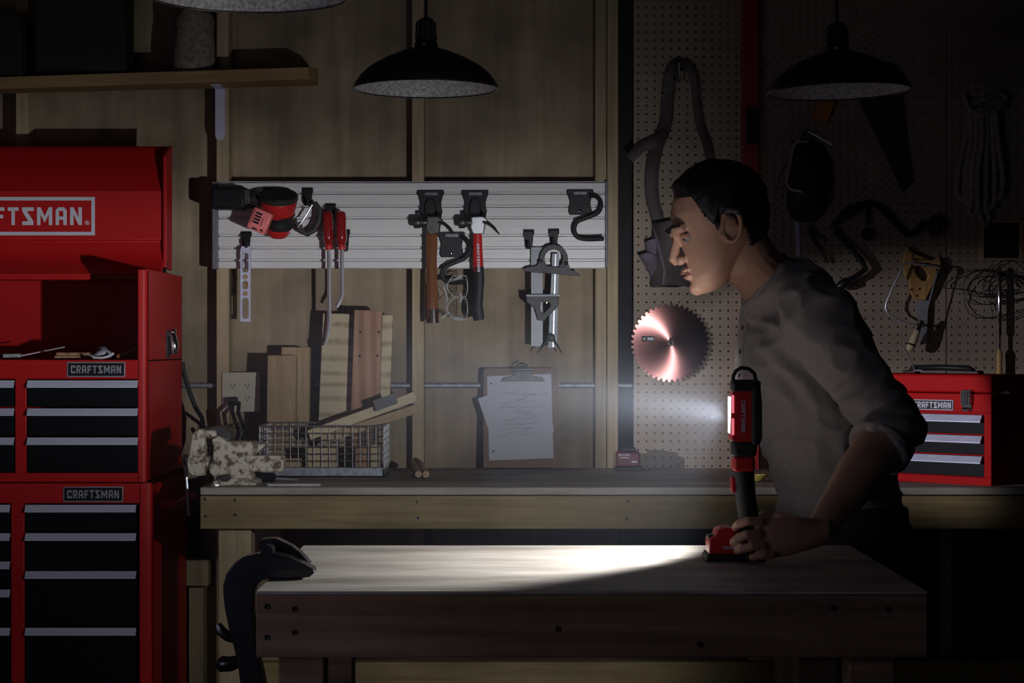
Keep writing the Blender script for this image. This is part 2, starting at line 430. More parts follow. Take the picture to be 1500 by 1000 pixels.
# ================================================================ shelf, bracket, sack
sh = thing('wall_shelf', 'long pine shelf board on the wall above the tool chest, with a cut corner', 'shelf', P(150,110,6.1))
d0, d1 = 5.99, 6.15
p1 = [P(-420,126,d0), P(452,98,d0), P(466,101,d0+.06), P(466,108,d1), P(-420,131,d1)]
p0 = [v - V((0,0,.037)) for v in p1]
mb = MB(); mb.add(p1+p0, [(0,1,2,3,4), (9,8,7,6,5)] + [(i, (i+1) % 5, (i+1) % 5+5, i+5) for i in range(5)])
obj('board', mb, SHELFW, sh, bevel=.002)
brk = thing('shelf_bracket', 'grey steel angle bracket screwed to the stud under the shelf', 'bracket', P(323,203,6.14))
zb = p0[1].z - .0005
obj('flange', MB().prism([(-.015,0),(-.015,-.15),(-.008,-.162),(.008,-.162),(.015,-.15),(.015,0)], (X(323,6.15), -.0045, zb-.006), (1,0,0), (0,0,1), .0045), ALU, brk)
obj('arm', MB().box((X(316,6.15), -.11, zb-.011), (X(330,6.15), 0, zb-.006)), ALU, brk)
for dz in (.028, .082, .14):
    obj('screw', MB().lathe([(.0085,0),(.0075,.003),(.003,.0035)], (X(323,6.15), -.0045, zb-dz), (0,-1,0), 12), DSTEEL, brk)
bm_ = MB(); c = P(284,75,6.08); rings = []
for i, (h, r) in enumerate(((-.087,.04),(-.082,.058),(-.03,.066),(.02,.062),(.05,.058),(.09,.063),(.12,.05),(.135,.02),(.15,.026),(.165,.03))):
    rings.append([c + V((math.cos(a)*r*(1+.1*noise.noise((a,h*9,3))) , math.sin(a)*r*.95, h + .006*math.sin(3*a))) for a in [2*math.pi*j/20 for j in range(20)]])
bm_.loft(rings)
tag(obj('sack', bm_, BURLAP), 'lumpy tan cloth sack standing on the shelf over the bracket', 'sack')
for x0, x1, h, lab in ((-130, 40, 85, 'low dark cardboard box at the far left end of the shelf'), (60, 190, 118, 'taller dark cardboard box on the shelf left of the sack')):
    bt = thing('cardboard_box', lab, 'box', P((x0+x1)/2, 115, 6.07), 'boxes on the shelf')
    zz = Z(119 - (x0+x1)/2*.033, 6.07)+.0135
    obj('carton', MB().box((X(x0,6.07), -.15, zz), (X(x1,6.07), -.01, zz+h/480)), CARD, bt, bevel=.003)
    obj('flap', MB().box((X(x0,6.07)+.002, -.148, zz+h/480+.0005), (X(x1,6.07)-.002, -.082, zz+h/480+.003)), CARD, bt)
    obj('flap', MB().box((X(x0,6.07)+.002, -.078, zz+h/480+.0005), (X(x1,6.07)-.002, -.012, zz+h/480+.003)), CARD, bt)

# ================================================================ slatted panel
SY = -.028
sw = thing('slatwall_panel', 'grey slatted panel screwed across the studs holding hooks and tools', 'panel', P(600,393,6.12))
sx0, sx1 = X(320,6.122), X(886,6.122)
ys = [265, 282, 301, 318, 343.5, 362, 380, 393]
for a, b in zip(ys, ys[1:]):
    za, zb_ = Z(a,6.122), Z(b,6.122); h = za-zb_
    # each slat: a proud lower face, a shallow groove at mid height and a hollow under its top lip
    prof = [(0,0),(SY+.005,0),(SY,.004),(SY,h*.44),(SY+.0025,h*.46),(SY+.0025,h*.50),(SY,h*.52),(SY,h-.0065),(SY+.0195,h-.0055),(SY+.0195,h),(0,h)]
    if b - a < 14: prof = [(0,0),(SY+.003,0),(SY,.003),(SY,h-.0065),(SY+.0195,h-.0055),(SY+.0195,h),(0,h)]
    obj('slat', MB().prism(prof, (sx0,0,zb_), (0,1,0), (0,0,1), sx1-sx0), SLAT, sw, smooth=False)
obj('end_cap', MB().box((X(310.5,6.122), SY-.002, Z(394,6.122)), (sx0-.0005, 0, Z(266,6.122))), SLATE, sw, bevel=.003)
obj('end_cap', MB().box((sx1+.0005, SY-.002, Z(392,6.122)), (sx1+.010, 0, Z(264.5,6.122))), SLATE, sw, bevel=.003)
D = 6.15 + SY                                        # front of the slats
def S(px, py, off=0): return P(px, py, D - off)

# ---- hooks on the slats
def plate_hook(px, py, label, tube=None, plate=None, lab=True):
    """wide black clip-on plate with a name label; px,py is its top left corner in the photograph"""
    t = thing('wall_hook', label, 'hook', S(px+19, py+36), 'black plate hooks on the slatted panel')
    o = S(px, py+37, .0); k = D/FPX
    out = [(4,0),(35,0),(37,6),(35,14),(35,20),(39,33),(39,37),(0,37),(0,33),(4,20),(4,14),(2,6)]
    obj('plate', MB().prism([(a*k, b*k) for a, b in out], o, (1,0,0), (0,0,1), .012), BLK, t, bevel=.002)
    p = obj('label', MB().box(S(px+11, py+6.5, .0122), S(px+29, py+3, .0118)), SILVERP, t)
    obj('label_panel', MB().box(S(px+11.8, py+6.0, .0126), S(px+28.2, py+3.5, .0123)), BLK, p)
    mb = MB(); text(mb, 'CRAFTSMAN', S(px+12.6, py+5.7, .0127), (1,0,0), (0,0,1), 1.9*k, 14.8*k, .0004)
    obj('lettering', mb, SILVERP, p)
    obj('bolt', MB().lathe([(.006,0),(.006,.002),(.003,.0035)], S(px+19, py+31, .012), (0,-1,0), 10), CHROME, t)
    if tube:
        pts = [S(a, b, o_) for a, b, o_ in tube]
        q = []
        for i in range(len(pts)-1):
            for s in range(5):
                p0_, p1_, p2_, p3_ = pts[max(i-1,0)], pts[i], pts[i+1], pts[min(i+2,len(pts)-1)]; u = s/5
                q.append(.5*((2*p1_)+(p2_-p0_)*u+(2*p0_-5*p1_+4*p2_-p3_)*u*u+(3*p1_-p0_-3*p2_+p3_)*u**3))
        q.append(pts[-1])
        obj('prong', MB().tube(q, .0072, 10), RUB, t)
    else:
        obj('boss', MB().prism([(-9*k,0),(9*k,0),(8*k,14*k),(4*k,22*k),(-4*k,22*k),(-8*k,14*k)], S(px+19, py+34, .012), (1,0,0), (0,0,1), .012), BLK, t, bevel=.003)
        for s in (-1, 1):
            obj('prong', MB().tube([S(px+19+s*14, py+36, .004), S(px+19+s*14, py+39, .02), S(px+19+s*13.5, py+40.5, .062), S(px+19+s*13.5, py+34, .07)], .0055, 8), RUB, t)
    return t
plate_hook(611.5, 279, 'wide black hook plate carrying the wooden handled hammer')
plate_hook(676.5, 279, 'wide black hook plate carrying the red handled hammer')
plate_hook(642, 340, 'black hook plate with an S shaped prong carrying the safety glasses',
           [(676,346,.012),(684,352,.024),(689,364,.032),(682,377,.036),(664,385,.038),(651,392,.04),(647,402,.042),(653,411,.044),(664,413.5,.048),(680,413,.06)])
plate_hook(830, 278, 'empty black hook plate with an S shaped prong near the right end of the panel',
           [(864,286,.012),(874,288,.022),(880,297,.03),(876,311,.034),(858,319,.036),(845,325,.038),(841,336,.04),(846,347,.042),(860,350,.046),(884,349.5,.06)])
def small_hook(px, py, label, h=24):
    t = thing('utility_hook', label, 'hook', S(px, py+h), 'small black clip hooks on the slatted panel')
    k = D/FPX
    obj('clip', MB().box(S(px-8, py+5, .010), S(px+8, py-2, 0)), BLK, t, bevel=.002)
    obj('body', MB().prism([(-5*k,0),(5*k,0),(7.5*k,h*k),(-7.5*k,h*k)], S(px, py+h, 0), (1,0,0), (0,0,1), .014), BLK, t, bevel=.003)
    obj('prong', MB().tube([S(px, py+h-6, .012), S(px, py+h-1, .03), S(px, py+h-3, .052), S(px, py+h-10, .058)], .0045, 8), RUB, t)
    return t
small_hook(361, 341, 'small black clip hook holding the silver torpedo level', 22)
small_hook(451, 277, 'small black clip hook holding the steel clamp beside the sander', 24)
small_hook(774.5, 338, 'small black clip hook left of the protractor with a clear ruler hung on it', 26)
small_hook(811, 337, 'small black clip hook holding the protractor and the steel ruler', 22)
small_hook(484, 300, 'small black clip hook behind the longer red handled bar', 24)
small_hook(505, 338, 'small black clip hook behind the shorter red handled bar', 30)
t = thing('utility_hook', 'black clip hook holding the red sander near the left end of the panel', 'hook', S(395,300), 'small black clip hooks on the slatted panel')
obj('clip', MB().box(S(385, 283, .010), S(401, 275, 0)), BLK, t, bevel=.002)
obj('prong', MB().tube([S(393,281,.008), S(393,305,.02), S(393,312,.045)], .005, 8), RUB, t)

# ---- torpedo level
t = thing('torpedo_level', 'small silver torpedo level hanging at the left end of the slatted panel', 'level', S(361,471,.02))
k = (D-.03)/FPX
def lv(px, py): return ((px-361)*k, (471-py)*k)
def slot(x0, y0, x1, y1, r, n=5):
    pts = []
    for cx, cy, a0 in ((x1-r, y1+r, 0), (x0+r, y1+r, 90), (x0+r, y0-r, 180), (x1-r, y0-r, 270)):
        for i in range(n): pts.append((cx+r*math.cos(R(a0+90*i/(n-1))), cy-r*math.sin(R(a0+90*i/(n-1)))))
    return [lv(*p) for p in pts]
def circ(cx, cy, r, n=12): return [lv(cx+r*math.cos(2*math.pi*i/n), cy+r*math.sin(2*math.pi*i/n)) for i in range(n)]
out = [lv(353,471), lv(368,471), lv(368,366), lv(366,361), lv(355,361), lv(353,366)]
o = S(361, 471, .02)
obj('frame', MB().prism([out, slot(356,399,365,371,3), circ(360.5,405.5,3.6), slot(356.5,424,364.5,411,3.5), circ(360.5,430,3.6), slot(356,467,365.5,436,4.5)], o, (1,0,0), (0,0,1), .018), ALU, t, bevel=.0008)
for y in (405.5, 430): obj('vial', MB().cyl(S(360.5,y,.022), S(360.5,y,.034), .0072, n=14), HANDW, t)
obj('vial', MB().cyl(S(357,417.5,.029), S(364,417.5,.029), .005, n=10), HANDW, t)

# ---- sander
t = thing('orbital_sander', 'red battery orbital sander hung upside down at the panel left end, black dust box behind', 'sander', S(408,320,.06))
ax = V((.06,-.40,.91)).normalized(); c0 = S(408,287,.085)
obj('sanding_pad', MB().lathe([(.058,.0),(.060,.004),(.060,.013),(.057,.016)], c0 - ax*.012, ax, 32), DSTEEL, t)
obj('pad_face', MB().lathe([(.0565,0),(.0565,.002)], c0+ax*.0042, ax, 32), RUB, t)
obj('skirt', MB().lathe([(.046,-.062),(.051,-.05),(.055,-.03),(.057,-.018),(.056,-.0125)], c0, ax, 32), REDP, t)
obj('motor_housing', MB().lathe([(.012,-.134),(.028,-.13),(.037,-.118),(.038,-.10),(.036,-.085),(.041,-.064)], c0, ax, 24), REDP, t)
obj('grip', MB().lathe([(.0385,-.104),(.0405,-.098),(.039,-.082),(.043,-.062),(.0475,-.058)], c0 + V((.005,-.002,0)), ax, 24), RUB, t)
# battery on the camera side, tilted
bu = V((.86,0,-.38)).normalized(); bv = V((.30,-.1,.90)).normalized(); bw = bu.cross(bv).normalized(); bv = bw.cross(bu)
bo = S(382,323,.135)
mb = MB(); mb.m = Matrix.Translation(bo) @ Matrix((bu, bw, bv)).transposed().to_4x4()
bt = obj('battery', mb.box((-.030,-.012,-.034), (.030,.03,.034)), PINK, t, bevel=.006)
mb = MB(); mb.m = Matrix.Translation(bo) @ Matrix((bu, bw, bv)).transposed().to_4x4()
for i in range(4): mb.box((-.018,.0295,.024-i*.0095), (.002,.0312,.0175-i*.0095))
mb.box((-.0235,.0295,-.016), (-.0215,.0308,.028)); mb.box((.012,.0295,-.026), (.022,.0308,-.021)); mb.box((.008,.0295,-.012), (.010,.0308,.012)); mb.box((-.012,.0295,-.029), (.004,.0308,-.024))
obj('battery_print', mb, BLK, bt)
obj('dust_box', MB().box(S(309,306,.09), S(363,277,.015)), BLK, t, bevel=.008)
obj('dust_box_collar', MB().box(S(352,304,.085), S(370,279,.02)).tube([S(369,291,.05), S(384,294,.06)], .02, 14), DSTEEL, t, bevel=.003)

# ---- G clamp on the small hook
t = thing('small_clamp', 'small dark metal clamp with a silver screw hanging beside the sander', 'clamp', S(452,300,.05))
pts = [S(x,y,.05) for x, y in ((436,326),(441,337),(450,342),(460,336),(467,322),(468,308),(462,299),(455,302))]
obj('frame', MB().tube(pts, .0075, 8, 1.4), CAST, t)
obj('screw', MB().tube([S(459,297,.055), S(448,316,.06), S(437,332,.055)], .0032, 8), STEEL, t)
obj('tommy_bar', MB().cyl(S(432,326,.05), S(444,334,.07), .0022, n=8), STEEL, t)
obj('swivel_pad', MB().lathe([(.006,0),(.007,.005),(.004,.009)], S(460,296,.055), (-.4,0,-.8), 10), CAST, t)

# ---- two red handled bars
def pry(px, py0, py1, py2, tilt, label):
    t = thing('pry_bar', label, 'tool', S(px, py1, .06), 'red handled bars on the panel')
    o, e = S(px, py0, .062), S(px+tilt, py0+54, .062)
    L_ = (e-o).length; ax = (e-o)/L_
    prof = [(.004,0),(.011,.002),(.0148,.008),(.0158,.02),(.0152,L_*.45),(.0165,L_*.7),(.0150,L_*.82),(.0105,L_*.88),(.0115,L_*.93),(.0105,L_)]
    h = obj('handle', MB().lathe(prof, o, ax, 12), DRED, t)
    obj('collar', MB().lathe([(.0118,0),(.0125,.004),(.0118,.014),(.009,.016)], e-ax*.010, ax, 12), REDP, t)
    s1 = S(px+tilt*1.3, py1, .062)
    mb = MB(); pth = [e, s1, S(px+tilt*1.3-1.5, (py1*2+py2)/3, .064), S(px+tilt*1.3-4, py2-8, .067), S(px+tilt*1.3-7.5, py2, .067)]
    mb.tube(pth, [.0063,.0063,.0062,.006,.0045], 4, .6)
    obj('blade', mb, STEEL, t)
    return t
pry(479.5, 309, 470, 506, 2.2, 'longer of two red handled steel bars with bent tips on the panel')
pry(499.5, 309, 431, 450, 1.2, 'shorter of two red handled steel bars with bent tips on the panel')

# ---- hammers
def hammer(px, label, fibre):
    t = thing('claw_hammer', label, 'hammer', S(px, 470, .07), 'claw hammers on the slatted panel')
    k = (D-.07)/FPX; o = S(px, 330, .066)
    def q(x, y, off=.066): return S(px+x, y, off)
    hd = obj('head', MB().prism([(-11*k,-2*k),(-9*k,4*k),(-10*k,12*k),(10*k,13*k),(16*k,8*k),(12*k,3*k),(10*k,-12*k),(-7*k,-12*k)], q(0,331,.054), (1,0,0), (0,0,1), .024), STEEL if fibre else DSTEEL, t, bevel=.004)
    obj('poll', MB().lathe([(.0105,0),(.0105,.018),(.0165,.026),(.0175,.032),(.0175,.042),(.0155,.046)], q(-6,326), (-1,0,0), 16), DSTEEL, t)
    for s in (-1, 1):
        obj('claw', MB().tube([q(8,325,.066+s*.006), q(16,327,.066+s*.009), q(24,333,.066+s*.012), q(32,343,.066+s*.014)], [.009,.008,.006,.003], 6, .7), DSTEEL, t)
    if not fibre:
        pts = [q(-1.5,336), q(-1.5,350), q(-2,380), q(-1.5,410), q(-1,440), q(-.5,458), q(0,472)]
        obj('handle', MB().tube(pts, [.0155,.0175,.0165,.0165,.0185,.0195,.0185], 12, .72), LACQ, t)
        obj('butt', MB().tube([q(-.8,453), q(-.2,473)], [.0198,.0200], 12, .74), mat('dark_butt', (.05,.02,.015), .2, coat=.6), t)
    else:
        pts = [q(0,338), q(0,350), q(.5,375), q(1.5,398)]
        obj('handle', MB().tube(pts, [.0125,.0140,.0150,.0165], 12, .72), REDP, t)
        g = obj('grip', MB().tube([q(1.2,391), q(2,410), q(1.2,430), q(-.5,448), q(.5,460), q(2,469)], [.0172,.0178,.0165,.0175,.0205,.0165], 12, .75), RUB, t)
        h = [c for c in t.children if c.name.startswith('handle')][0]
        mb = MB(); text(mb, 'CRAFTSMAN', q(-1.2, 357, .0805), (0.03,0,-1), (1,0,0), .0075, .085, .0006)
        obj('lettering', mb, WHITE, h)
    return t
hammer(634, 'claw hammer with a lacquered brown wooden handle, dark head, on the panel', False)
hammer(699.5, 'claw hammer with a red and black grip and bright head, on the panel', True)

# ---- safety glasses
t = thing('safety_glasses', 'clear plastic safety glasses hanging by an arm below the slatted panel', 'glasses', S(668,415,.055))
def curved(pts, w): return pts
for i, (y0, y1) in enumerate(((404,434),(437,468))):
    rings = []
    for s in range(9):
        u = s/8; py = y0+(y1-y0)*u; bul = math.sin(math.pi*u)
        rings.append([S(668-4-9*bul, py, .05+.02*bul), S(676, py, .062+.03*bul), S(683+2*bul, py, .055+.02*bul), S(683+2*bul, py, .0525+.02*bul), S(676, py, .0595+.03*bul), S(668-4-9*bul, py, .0475+.02*bul)])
    ln = obj('lens', MB().loft(rings), CLEAR, t)
    ys_ = [y0+(y1-y0)*s/8 for s in range(9)]
    obj('lens_glint_rim', MB().tube([S(664-9*math.sin(math.pi*s/8), ys_[s], .05+.02*math.sin(math.pi*s/8)) for s in range(9)] + [S(683+2*math.sin(math.pi*s/8), ys_[s], .056+.02*math.sin(math.pi*s/8)) for s in range(8,-1,-1)], .0016, 6, closed=True), CLEARGLINT, ln)
obj('bridge', MB().tube([S(674,430,.08), S(677,436,.085), S(674,442,.08)], .0035, 6), CLEARGLINT, t)
obj('temple_arm', MB().tube([S(676,404,.075), S(668,409,.068), S(658,411,.05), S(650,420,.03), S(655,436,.025), S(652,452,.03)], .0022, 6, 2), CLEARGLINT, t)
obj('temple_arm', MB().tube([S(678,468,.07), S(668,466,.06), S(657,458,.045), S(648,466,.035)], .0022, 6, 2), CLEARGLINT, t)

# ---- measuring set on the right hand hooks
t = thing('clear_ruler', 'wide translucent grey ruler hanging left of the protractor', 'ruler', S(786,507,.03))
obj('blade', MB().box(S(778,507,.033), S(795,362,.031)), mat('grey_translucent_plastic', (.30,.31,.36), .35, alpha=.75), t)
t = thing('protractor_square', 'dark steel protractor head hanging on the hook, its straight base tilted', 'protractor', S(811,398,.055))
k = (D-.055)/FPX
def ring(cx, cy, ro, ri, off, dep, n=28):
    o = S(cx, cy, off); kk = (D-off)/FPX
    c_ = [[(math.cos(2*math.pi*i/n)*r*kk, math.sin(2*math.pi*i/n)*r*kk) for i in range(n)] for r in (ro, ri)]
    return MB().prism(c_, o, (1,0,0), (0,0,1), dep)
obj('ring', ring(811, 379, 21, 13.5, .05, .009), CAST, t, bevel=.001)
obj('base', MB().prism([(-42*k,2*k),(-38*k,5*k),(-24*k,9*k),(-18*k,21*k),(-12*k,9*k),(14*k,8*k),(19*k,21*k),(25*k,6*k),(38*k,0),(40*k,-3*k),(-42*k,-1*k)], S(810,399,.048), (1,0,-.05), (.05,0,1), .014), CAST, t, bevel=.001)
for x, y in ((791,383),(829,386)): obj('thumb_screw', MB().lathe([(.006,0),(.006,.006),(.003,.008)], S(x,y,.06), (0,-1,0), 10), CHROME, t)
t = thing('steel_ruler', 'long silver ruler hanging through the protractor and square head', 'ruler', S(812,508,.05))
obj('blade', MB().prism([(-8*k,0),(5*k,0),(8*k,138*k),(-2*k,138*k)], S(811,509,.044), (1,0,0), (0,0,1), .0025), RULER, t)
obj('groove', MB().prism([(-1.5*k,0),(0,0),(3.6*k,136*k),(2.2*k,136*k)], S(811,508,.0467), (1,0,0), (0,0,1), .0006), STEEL, t)
t = thing('square_head', 'small triangular cast square head on the silver ruler', 'square', S(796,450,.05))
tri = [(-25*k,18*k),(23*k,15*k),(22*k,2*k),(1*k,-20*k),(-8*k,-19*k),(-13*k,-2*k),(-25*k,8*k)]
hol = [(-4*k,8*k),(10*k,6*k),(10*k,1*k),(0,-9*k),(-5*k,-4*k)]
obj('casting', MB().prism([tri, hol], S(796,450,.048), (1,0,0), (0,0,1), .013), CAST, t, bevel=.0015)
obj('fence', MB().box(S(771,434,.067), S(820,431.5,.044)), RULER, t)
obj('lock_screw', MB().lathe([(.005,0),(.005,.007),(.0025,.009)], S(801,443,.06), (0,-1,0), 10), mat('brass', (.55,.40,.15), .25, 1), t)
t = thing('divider', 'small pair of spread steel divider legs at the foot of the silver ruler', 'divider', S(807,505,.055))
obj('pivot', MB().lathe([(.013,0),(.013,.008),(.008,.010)], S(807,494,.05), (0,-1,0), 16), CAST, t)
for x in (786, 824): obj('leg', MB().tube([S(807,492,.053), S((807+x)/2,505,.053), S(x,518,.053)], [.005,.004,.0012], 6), DSTEEL, t)

# ================================================================ wall: outlet, clipboard, pegboard tools
t = thing('wall_outlet', 'ivory four-socket outlet plate on the stud above the vise', 'outlet', P(353,575,6.13))
obj('plate', MB().box(P(325,603,6.142), P(382,545,6.15)), IVORY, t, bevel=.002)
for x, y in ((341,565),(362,565),(341,583),(362,583)):
    s = obj('socket', MB().prism([(math.cos(i*math.pi/8)*.0145, max(-.0115, min(.0115, math.sin(i*math.pi/8)*.0145))) for i in range(16)], P(x,y,6.1418), (1,0,0), (0,0,1), .0018), IVORY, t)
    mb = MB()
    for dx, h in ((-.005,.007),(.005,.0085)): mb.box((X(x,6.14)+dx-.001, -.0106, Z(y,6.14)-.002), (X(x,6.14)+dx+.001, -.0098, Z(y,6.14)-.002+h))
    mb.lathe([(.002,0),(.002,.0008)], (X(x,6.14), -.0098, Z(y,6.14)-.006), (0,-1,0), 8)
    obj('slot', mb, BLK, s)
t = thing('power_cord', 'black power cord plugged into the outlet and trailing behind the vise', 'cord', P(341,588,6.12))
obj('plug', MB().box(P(334,594,6.09), P(349,581,6.14)), RUB, t, bevel=.004)
mb = MB()
for sx, sy in ((0,0),(9,3)):
    mb.tube([P(341+sx,590,6.09), P(340+sx,602+sy,6.02), P(345+sx,618,6.0), P(350+sx,632,6.0), P(345+sx,650,6.0), P(335+sx,665,5.95), P(318,668+sy,5.93), P(300,655,5.97), P(290,640+sy,6.03), P(282,628,6.1)], .0062, 8)
obj('cable', mb, RUB, t)
t = obj('extension_cable', MB().tube([P(267,530,6.12), P(268,540,6.12), P(271,552,6.12), P(277,572,6.12), P(286,596,6.12), P(296,612,6.08), P(300,640,6.05), P(296,668,6.0), P(283,690,6.0)], .0072, 8).tube([P(267,602,6.13), P(275,607,6.12), P(290,618,6.08), P(310,640,6.0), P(316,662,5.93), P(318,686,5.93)], .006, 8), RUB)
tag(t, 'dark cable drooping from behind the tool chest to the bench', 'cable')

BZ = CAMZ - .382                                     # bench top
t = thing('clipboard', 'brown clipboard with two white sketched sheets leaning on the plywood wall', 'clipboard', (X(763,6.08), -.06, BZ))
tilt = R(7); up = V((0, math.sin(tilt), math.cos(tilt))); kb = 6.07/FPX
ob = V((X(763,6.07), -.055, BZ+.002)); pyb = 686
def CB(px, py, off): return ob + V(((px-763)*kb,0,0)) + up*((pyb-py)*kb) + V((0,-math.cos(tilt),math.sin(tilt)))*off
mb = MB(); mb.prism([(-55*kb,1*kb),(56*kb,1*kb),(56*kb,145*kb),(52*kb,148*kb),(-51*kb,148*kb),(-55*kb,145*kb)], ob, (1,0,0), up, .004)
obj('board', mb, CLIPB, t)
s1 = obj('paper_sheet', MB().prism([((a-763)*kb,(pyb-b)*kb) for a, b in ((716.5,674.5),(811,671),(808,546.5),(713,550))], CB(763,686,.0045), (1,0,0), up, .0006), PAPER, t)
s2 = obj('paper_sheet', MB().prism([((a-763)*kb,(pyb-b)*kb) for a, b in ((714.5,626),(720,640),(812,632),(800,560),(735,572),(699.5,583))], CB(763,686,.0054), (1,0,0), up, .0006), PAPER, t)
random.seed(3); mb = MB()
for i in range(26):
    x = 724+random.random()*55; y = 577+i*2.6+random.random()*2 - (x-724)*.12; L_ = 12+random.random()*24
    if y < 566: y = 570
    pts = [CB(x+j*L_/7, y - j*L_*.022 + random.uniform(-1.6,1.6), .0064) for j in range(8)]
    if x+L_ < 803: mb.tube(pts, .0005, 4)
obj('sketch', mb, INK, s2)
mb = MB()
for x, y in ((719,561),(722.5,661)): mb.lathe([(.0032,0),(.0032,.0003)], CB(x,y,.0053), (0,-1,0), 10)
obj('punch_hole', mb, BLK, s1)
obj('clip_plate', MB().prism([(-32*kb,0),(34*kb,0),(30*kb,6*kb),(14*kb,9*kb),(10*kb,20*kb),(-10*kb,20*kb),(-13*kb,9*kb),(-28*kb,6*kb)], CB(765,558,.008), (1,0,0), up, .004), DSTEEL, t, bevel=.0015)
obj('clip_roll', MB().cyl(CB(750,541,.014), CB(780,540,.014), .006, n=10), CHROME, t)
obj('clip_loop', MB().tube([CB(756,541,.014), CB(758,534,.012), CB(765,530,.012), CB(772,534,.012), CB(774,541,.014)], .0022, 8), CHROME, t)

def PB(px, py, off=.01): return P(px, py, 6.144-off)
# circular saw blade
t = thing('saw_blade', 'round red circular saw blade with hooked teeth on the pegboard', 'saw blade', PB(982,502,.012))
k = 6.13/FPX; N_ = 44; ou = []
for i in range(N_):
    a = 2*math.pi*i/N_
    for da, r in ((0,56.5),(.05,58),(.075,54.2),(.115,53.2)): ou.append(((r*math.cos(-(a+da)))*k, (r*math.sin(-(a+da)))*k))
ou = ou[::-1]
obj('disc', MB().prism([ou, [(5*k*math.cos(2*math.pi*i/16), 5*k*math.sin(2*math.pi*i/16)) for i in range(16)]], PB(982,502,.012), (1,0,0), (0,0,1), .0024), BLADE, t, smooth=False)
lb = obj('label', MB().box(PB(940,500,.0152), PB(959,492,.0144)), BLK, t)
obj('label_print', MB().box(PB(948.5,498,.0156), PB(957.5,494,.0153)).prism([(0,-2*k),(2.2*k,.6*k),(1.2*k,1.6*k),(0,.8*k),(-1.2*k,1.6*k),(-2.2*k,.6*k)], PB(944,496,.0153), (1,0,0), (0,0,1), .0003), WHITE, lb)
obj('hanger', MB().tube([PB(982,500,0), PB(982,500,.02), PB(982,495,.024)], .003, 8), CHROME, t)
# tool belt
t = thing('tool_belt', 'dark leather tool belt with pouches looped over a peg hook behind the man', 'tool belt', PB(982,330,.03))
def strap(pts, w, off=.02):
    vs = [PB(x,y,o if (o:=off+.012*math.sin(i*1.3)) else 0) for i, (x, y) in enumerate(pts)]
    q = []
    for i in range(len(vs)-1):
        for s in range(4):
            a, b, c, d = vs[max(i-1,0)], vs[i], vs[i+1], vs[min(i+2,len(vs)-1)]; u = s/4
            q.append(.5*((2*b)+(c-a)*u+(2*a-5*b+4*c-d)*u*u+(3*b-a-3*c+d)*u**3))
    q.append(vs[-1])
    return MB().tube(q, w/2, 8, .16, up=(0,1,0))
ms = strap([(1000,93),(988,100),(981,120),(978,145),(975,180),(962,215),(955,255),(956,290),(963,320),(968,345)], .042)
obj('strap', ms, LEATH, t)
obj('strap', strap([(996,93),(1008,98),(1018,118),(1021,150),(1027,185),(1037,215),(1043,250),(1046,300)], .030, .026), LEATH, t)
obj('strap_tail', strap([(976,195),(958,208),(940,216),(922,232)], .032, .034), LEATH, t)
obj('buckle', MB().tube([PB(x,y,.04) for x, y in ((987,103),(1003,103),(1003,117),(987,117))], .0022, 6, closed=True), DSTEEL, t)
for x, y in ((976,129),(971,140)): obj('rivet', MB().ball(PB(x,y,.045), .004, 8), STEEL, t)
def pouch(cx, top, bot, w0, w1, dep, name, m, sk=0):
    rings = []
    for i in range(8):
        u = i/7; w = (w0+(w1-w0)*u)/2; y = top+(bot-top)*u; dp = dep*(1-.55*u*u)
        rings.append([PB(cx+sk*u+w*math.cos(a), y+2*math.sin(a*3), .008+dp*(.5+.5*math.sin(a))) for a in [2*math.pi*j/18 for j in range(18)]])
    return obj(name, MB().loft(rings), m, t)
pouch(985, 325, 419, 58, 66, .075, 'pouch', LEATH)
pouch(957, 352, 412, 26, 16, .06, 'side_pouch', SUEDE, 4)
pouch(949, 372, 398, 30, 14, .085, 'pouch_flap', SUEDE, 8)
obj('hammer_loop', MB().tube([PB(958,330,.05), PB(965,360,.08), PB(974,395,.09), PB(972,416,.07)], .006, 6, .4), SUEDE, t)
t = tag(obj('peg_hook', MB().tube([PB(995,108,0), PB(995,108,.03), PB(995,100,.045), PB(995,92,.045)], .003, 8), STEEL), 'bent steel peg hook carrying the leather tool belt', 'hook')
# dark pouch with mauve binding
t = thing('hanging_bag', 'dark rounded bag with pale mauve binding hanging right of the red upright', 'bag', PB(1180,320,.03))
rings = []
for i, (y, w, cx, dp) in enumerate(((206,24,1172,.03),(214,44,1180,.05),(240,58,1186,.06),(270,64,1186,.065),(300,60,1182,.06),(318,44,1180,.045),(325,24,1180,.03))):
    rings.append([PB(cx+w/2*math.cos(a), y, .008+dp*(.5+.5*math.sin(a))) for a in [2*math.pi*j/20 for j in range(20)]])
obj('body', MB().loft(rings), RUB, t)
obj('binding', MB().tube([PB(1184,208,.072), PB(1169,207,.074), PB(1162,213,.070), PB(1157,240,.074), PB(1152,268,.074), PB(1158,277,.080), PB(1176,281,.086)], [.005,.0095,.009,.0095,.008,.0095,.008], 8, .6), PURP, t)
obj('strap', MB().tube([PB(1172,206,.03), PB(1176,196,.03), PB(1181,190,.02), PB(1186,196,.03), PB(1188,208,.03)], .005, 8, .5), RUB, t)
obj('rod', MB().cyl(PB(1183,192,.06), PB(1219,212,.07), .0022, n=8), STEEL, t)
obj('side_cord', MB().tube([PB(1155,235,.06), PB(1144,255,.06), PB(1136,280,.05), PB(1138,283,.05)], .0022, 6), DSTEEL, t)
t = thing('narrow_rule', 'narrow pale steel rule hanging below the mauve bound bag', 'rule', PB(1168,372,.012))
obj('blade', MB().prism([(-3*k,0),(3*k,0),(1.5*k,54*k),(-4.5*k,54*k)], PB(1169,374,.006), (1,0,0), (0,0,1), .002), ALU, t)
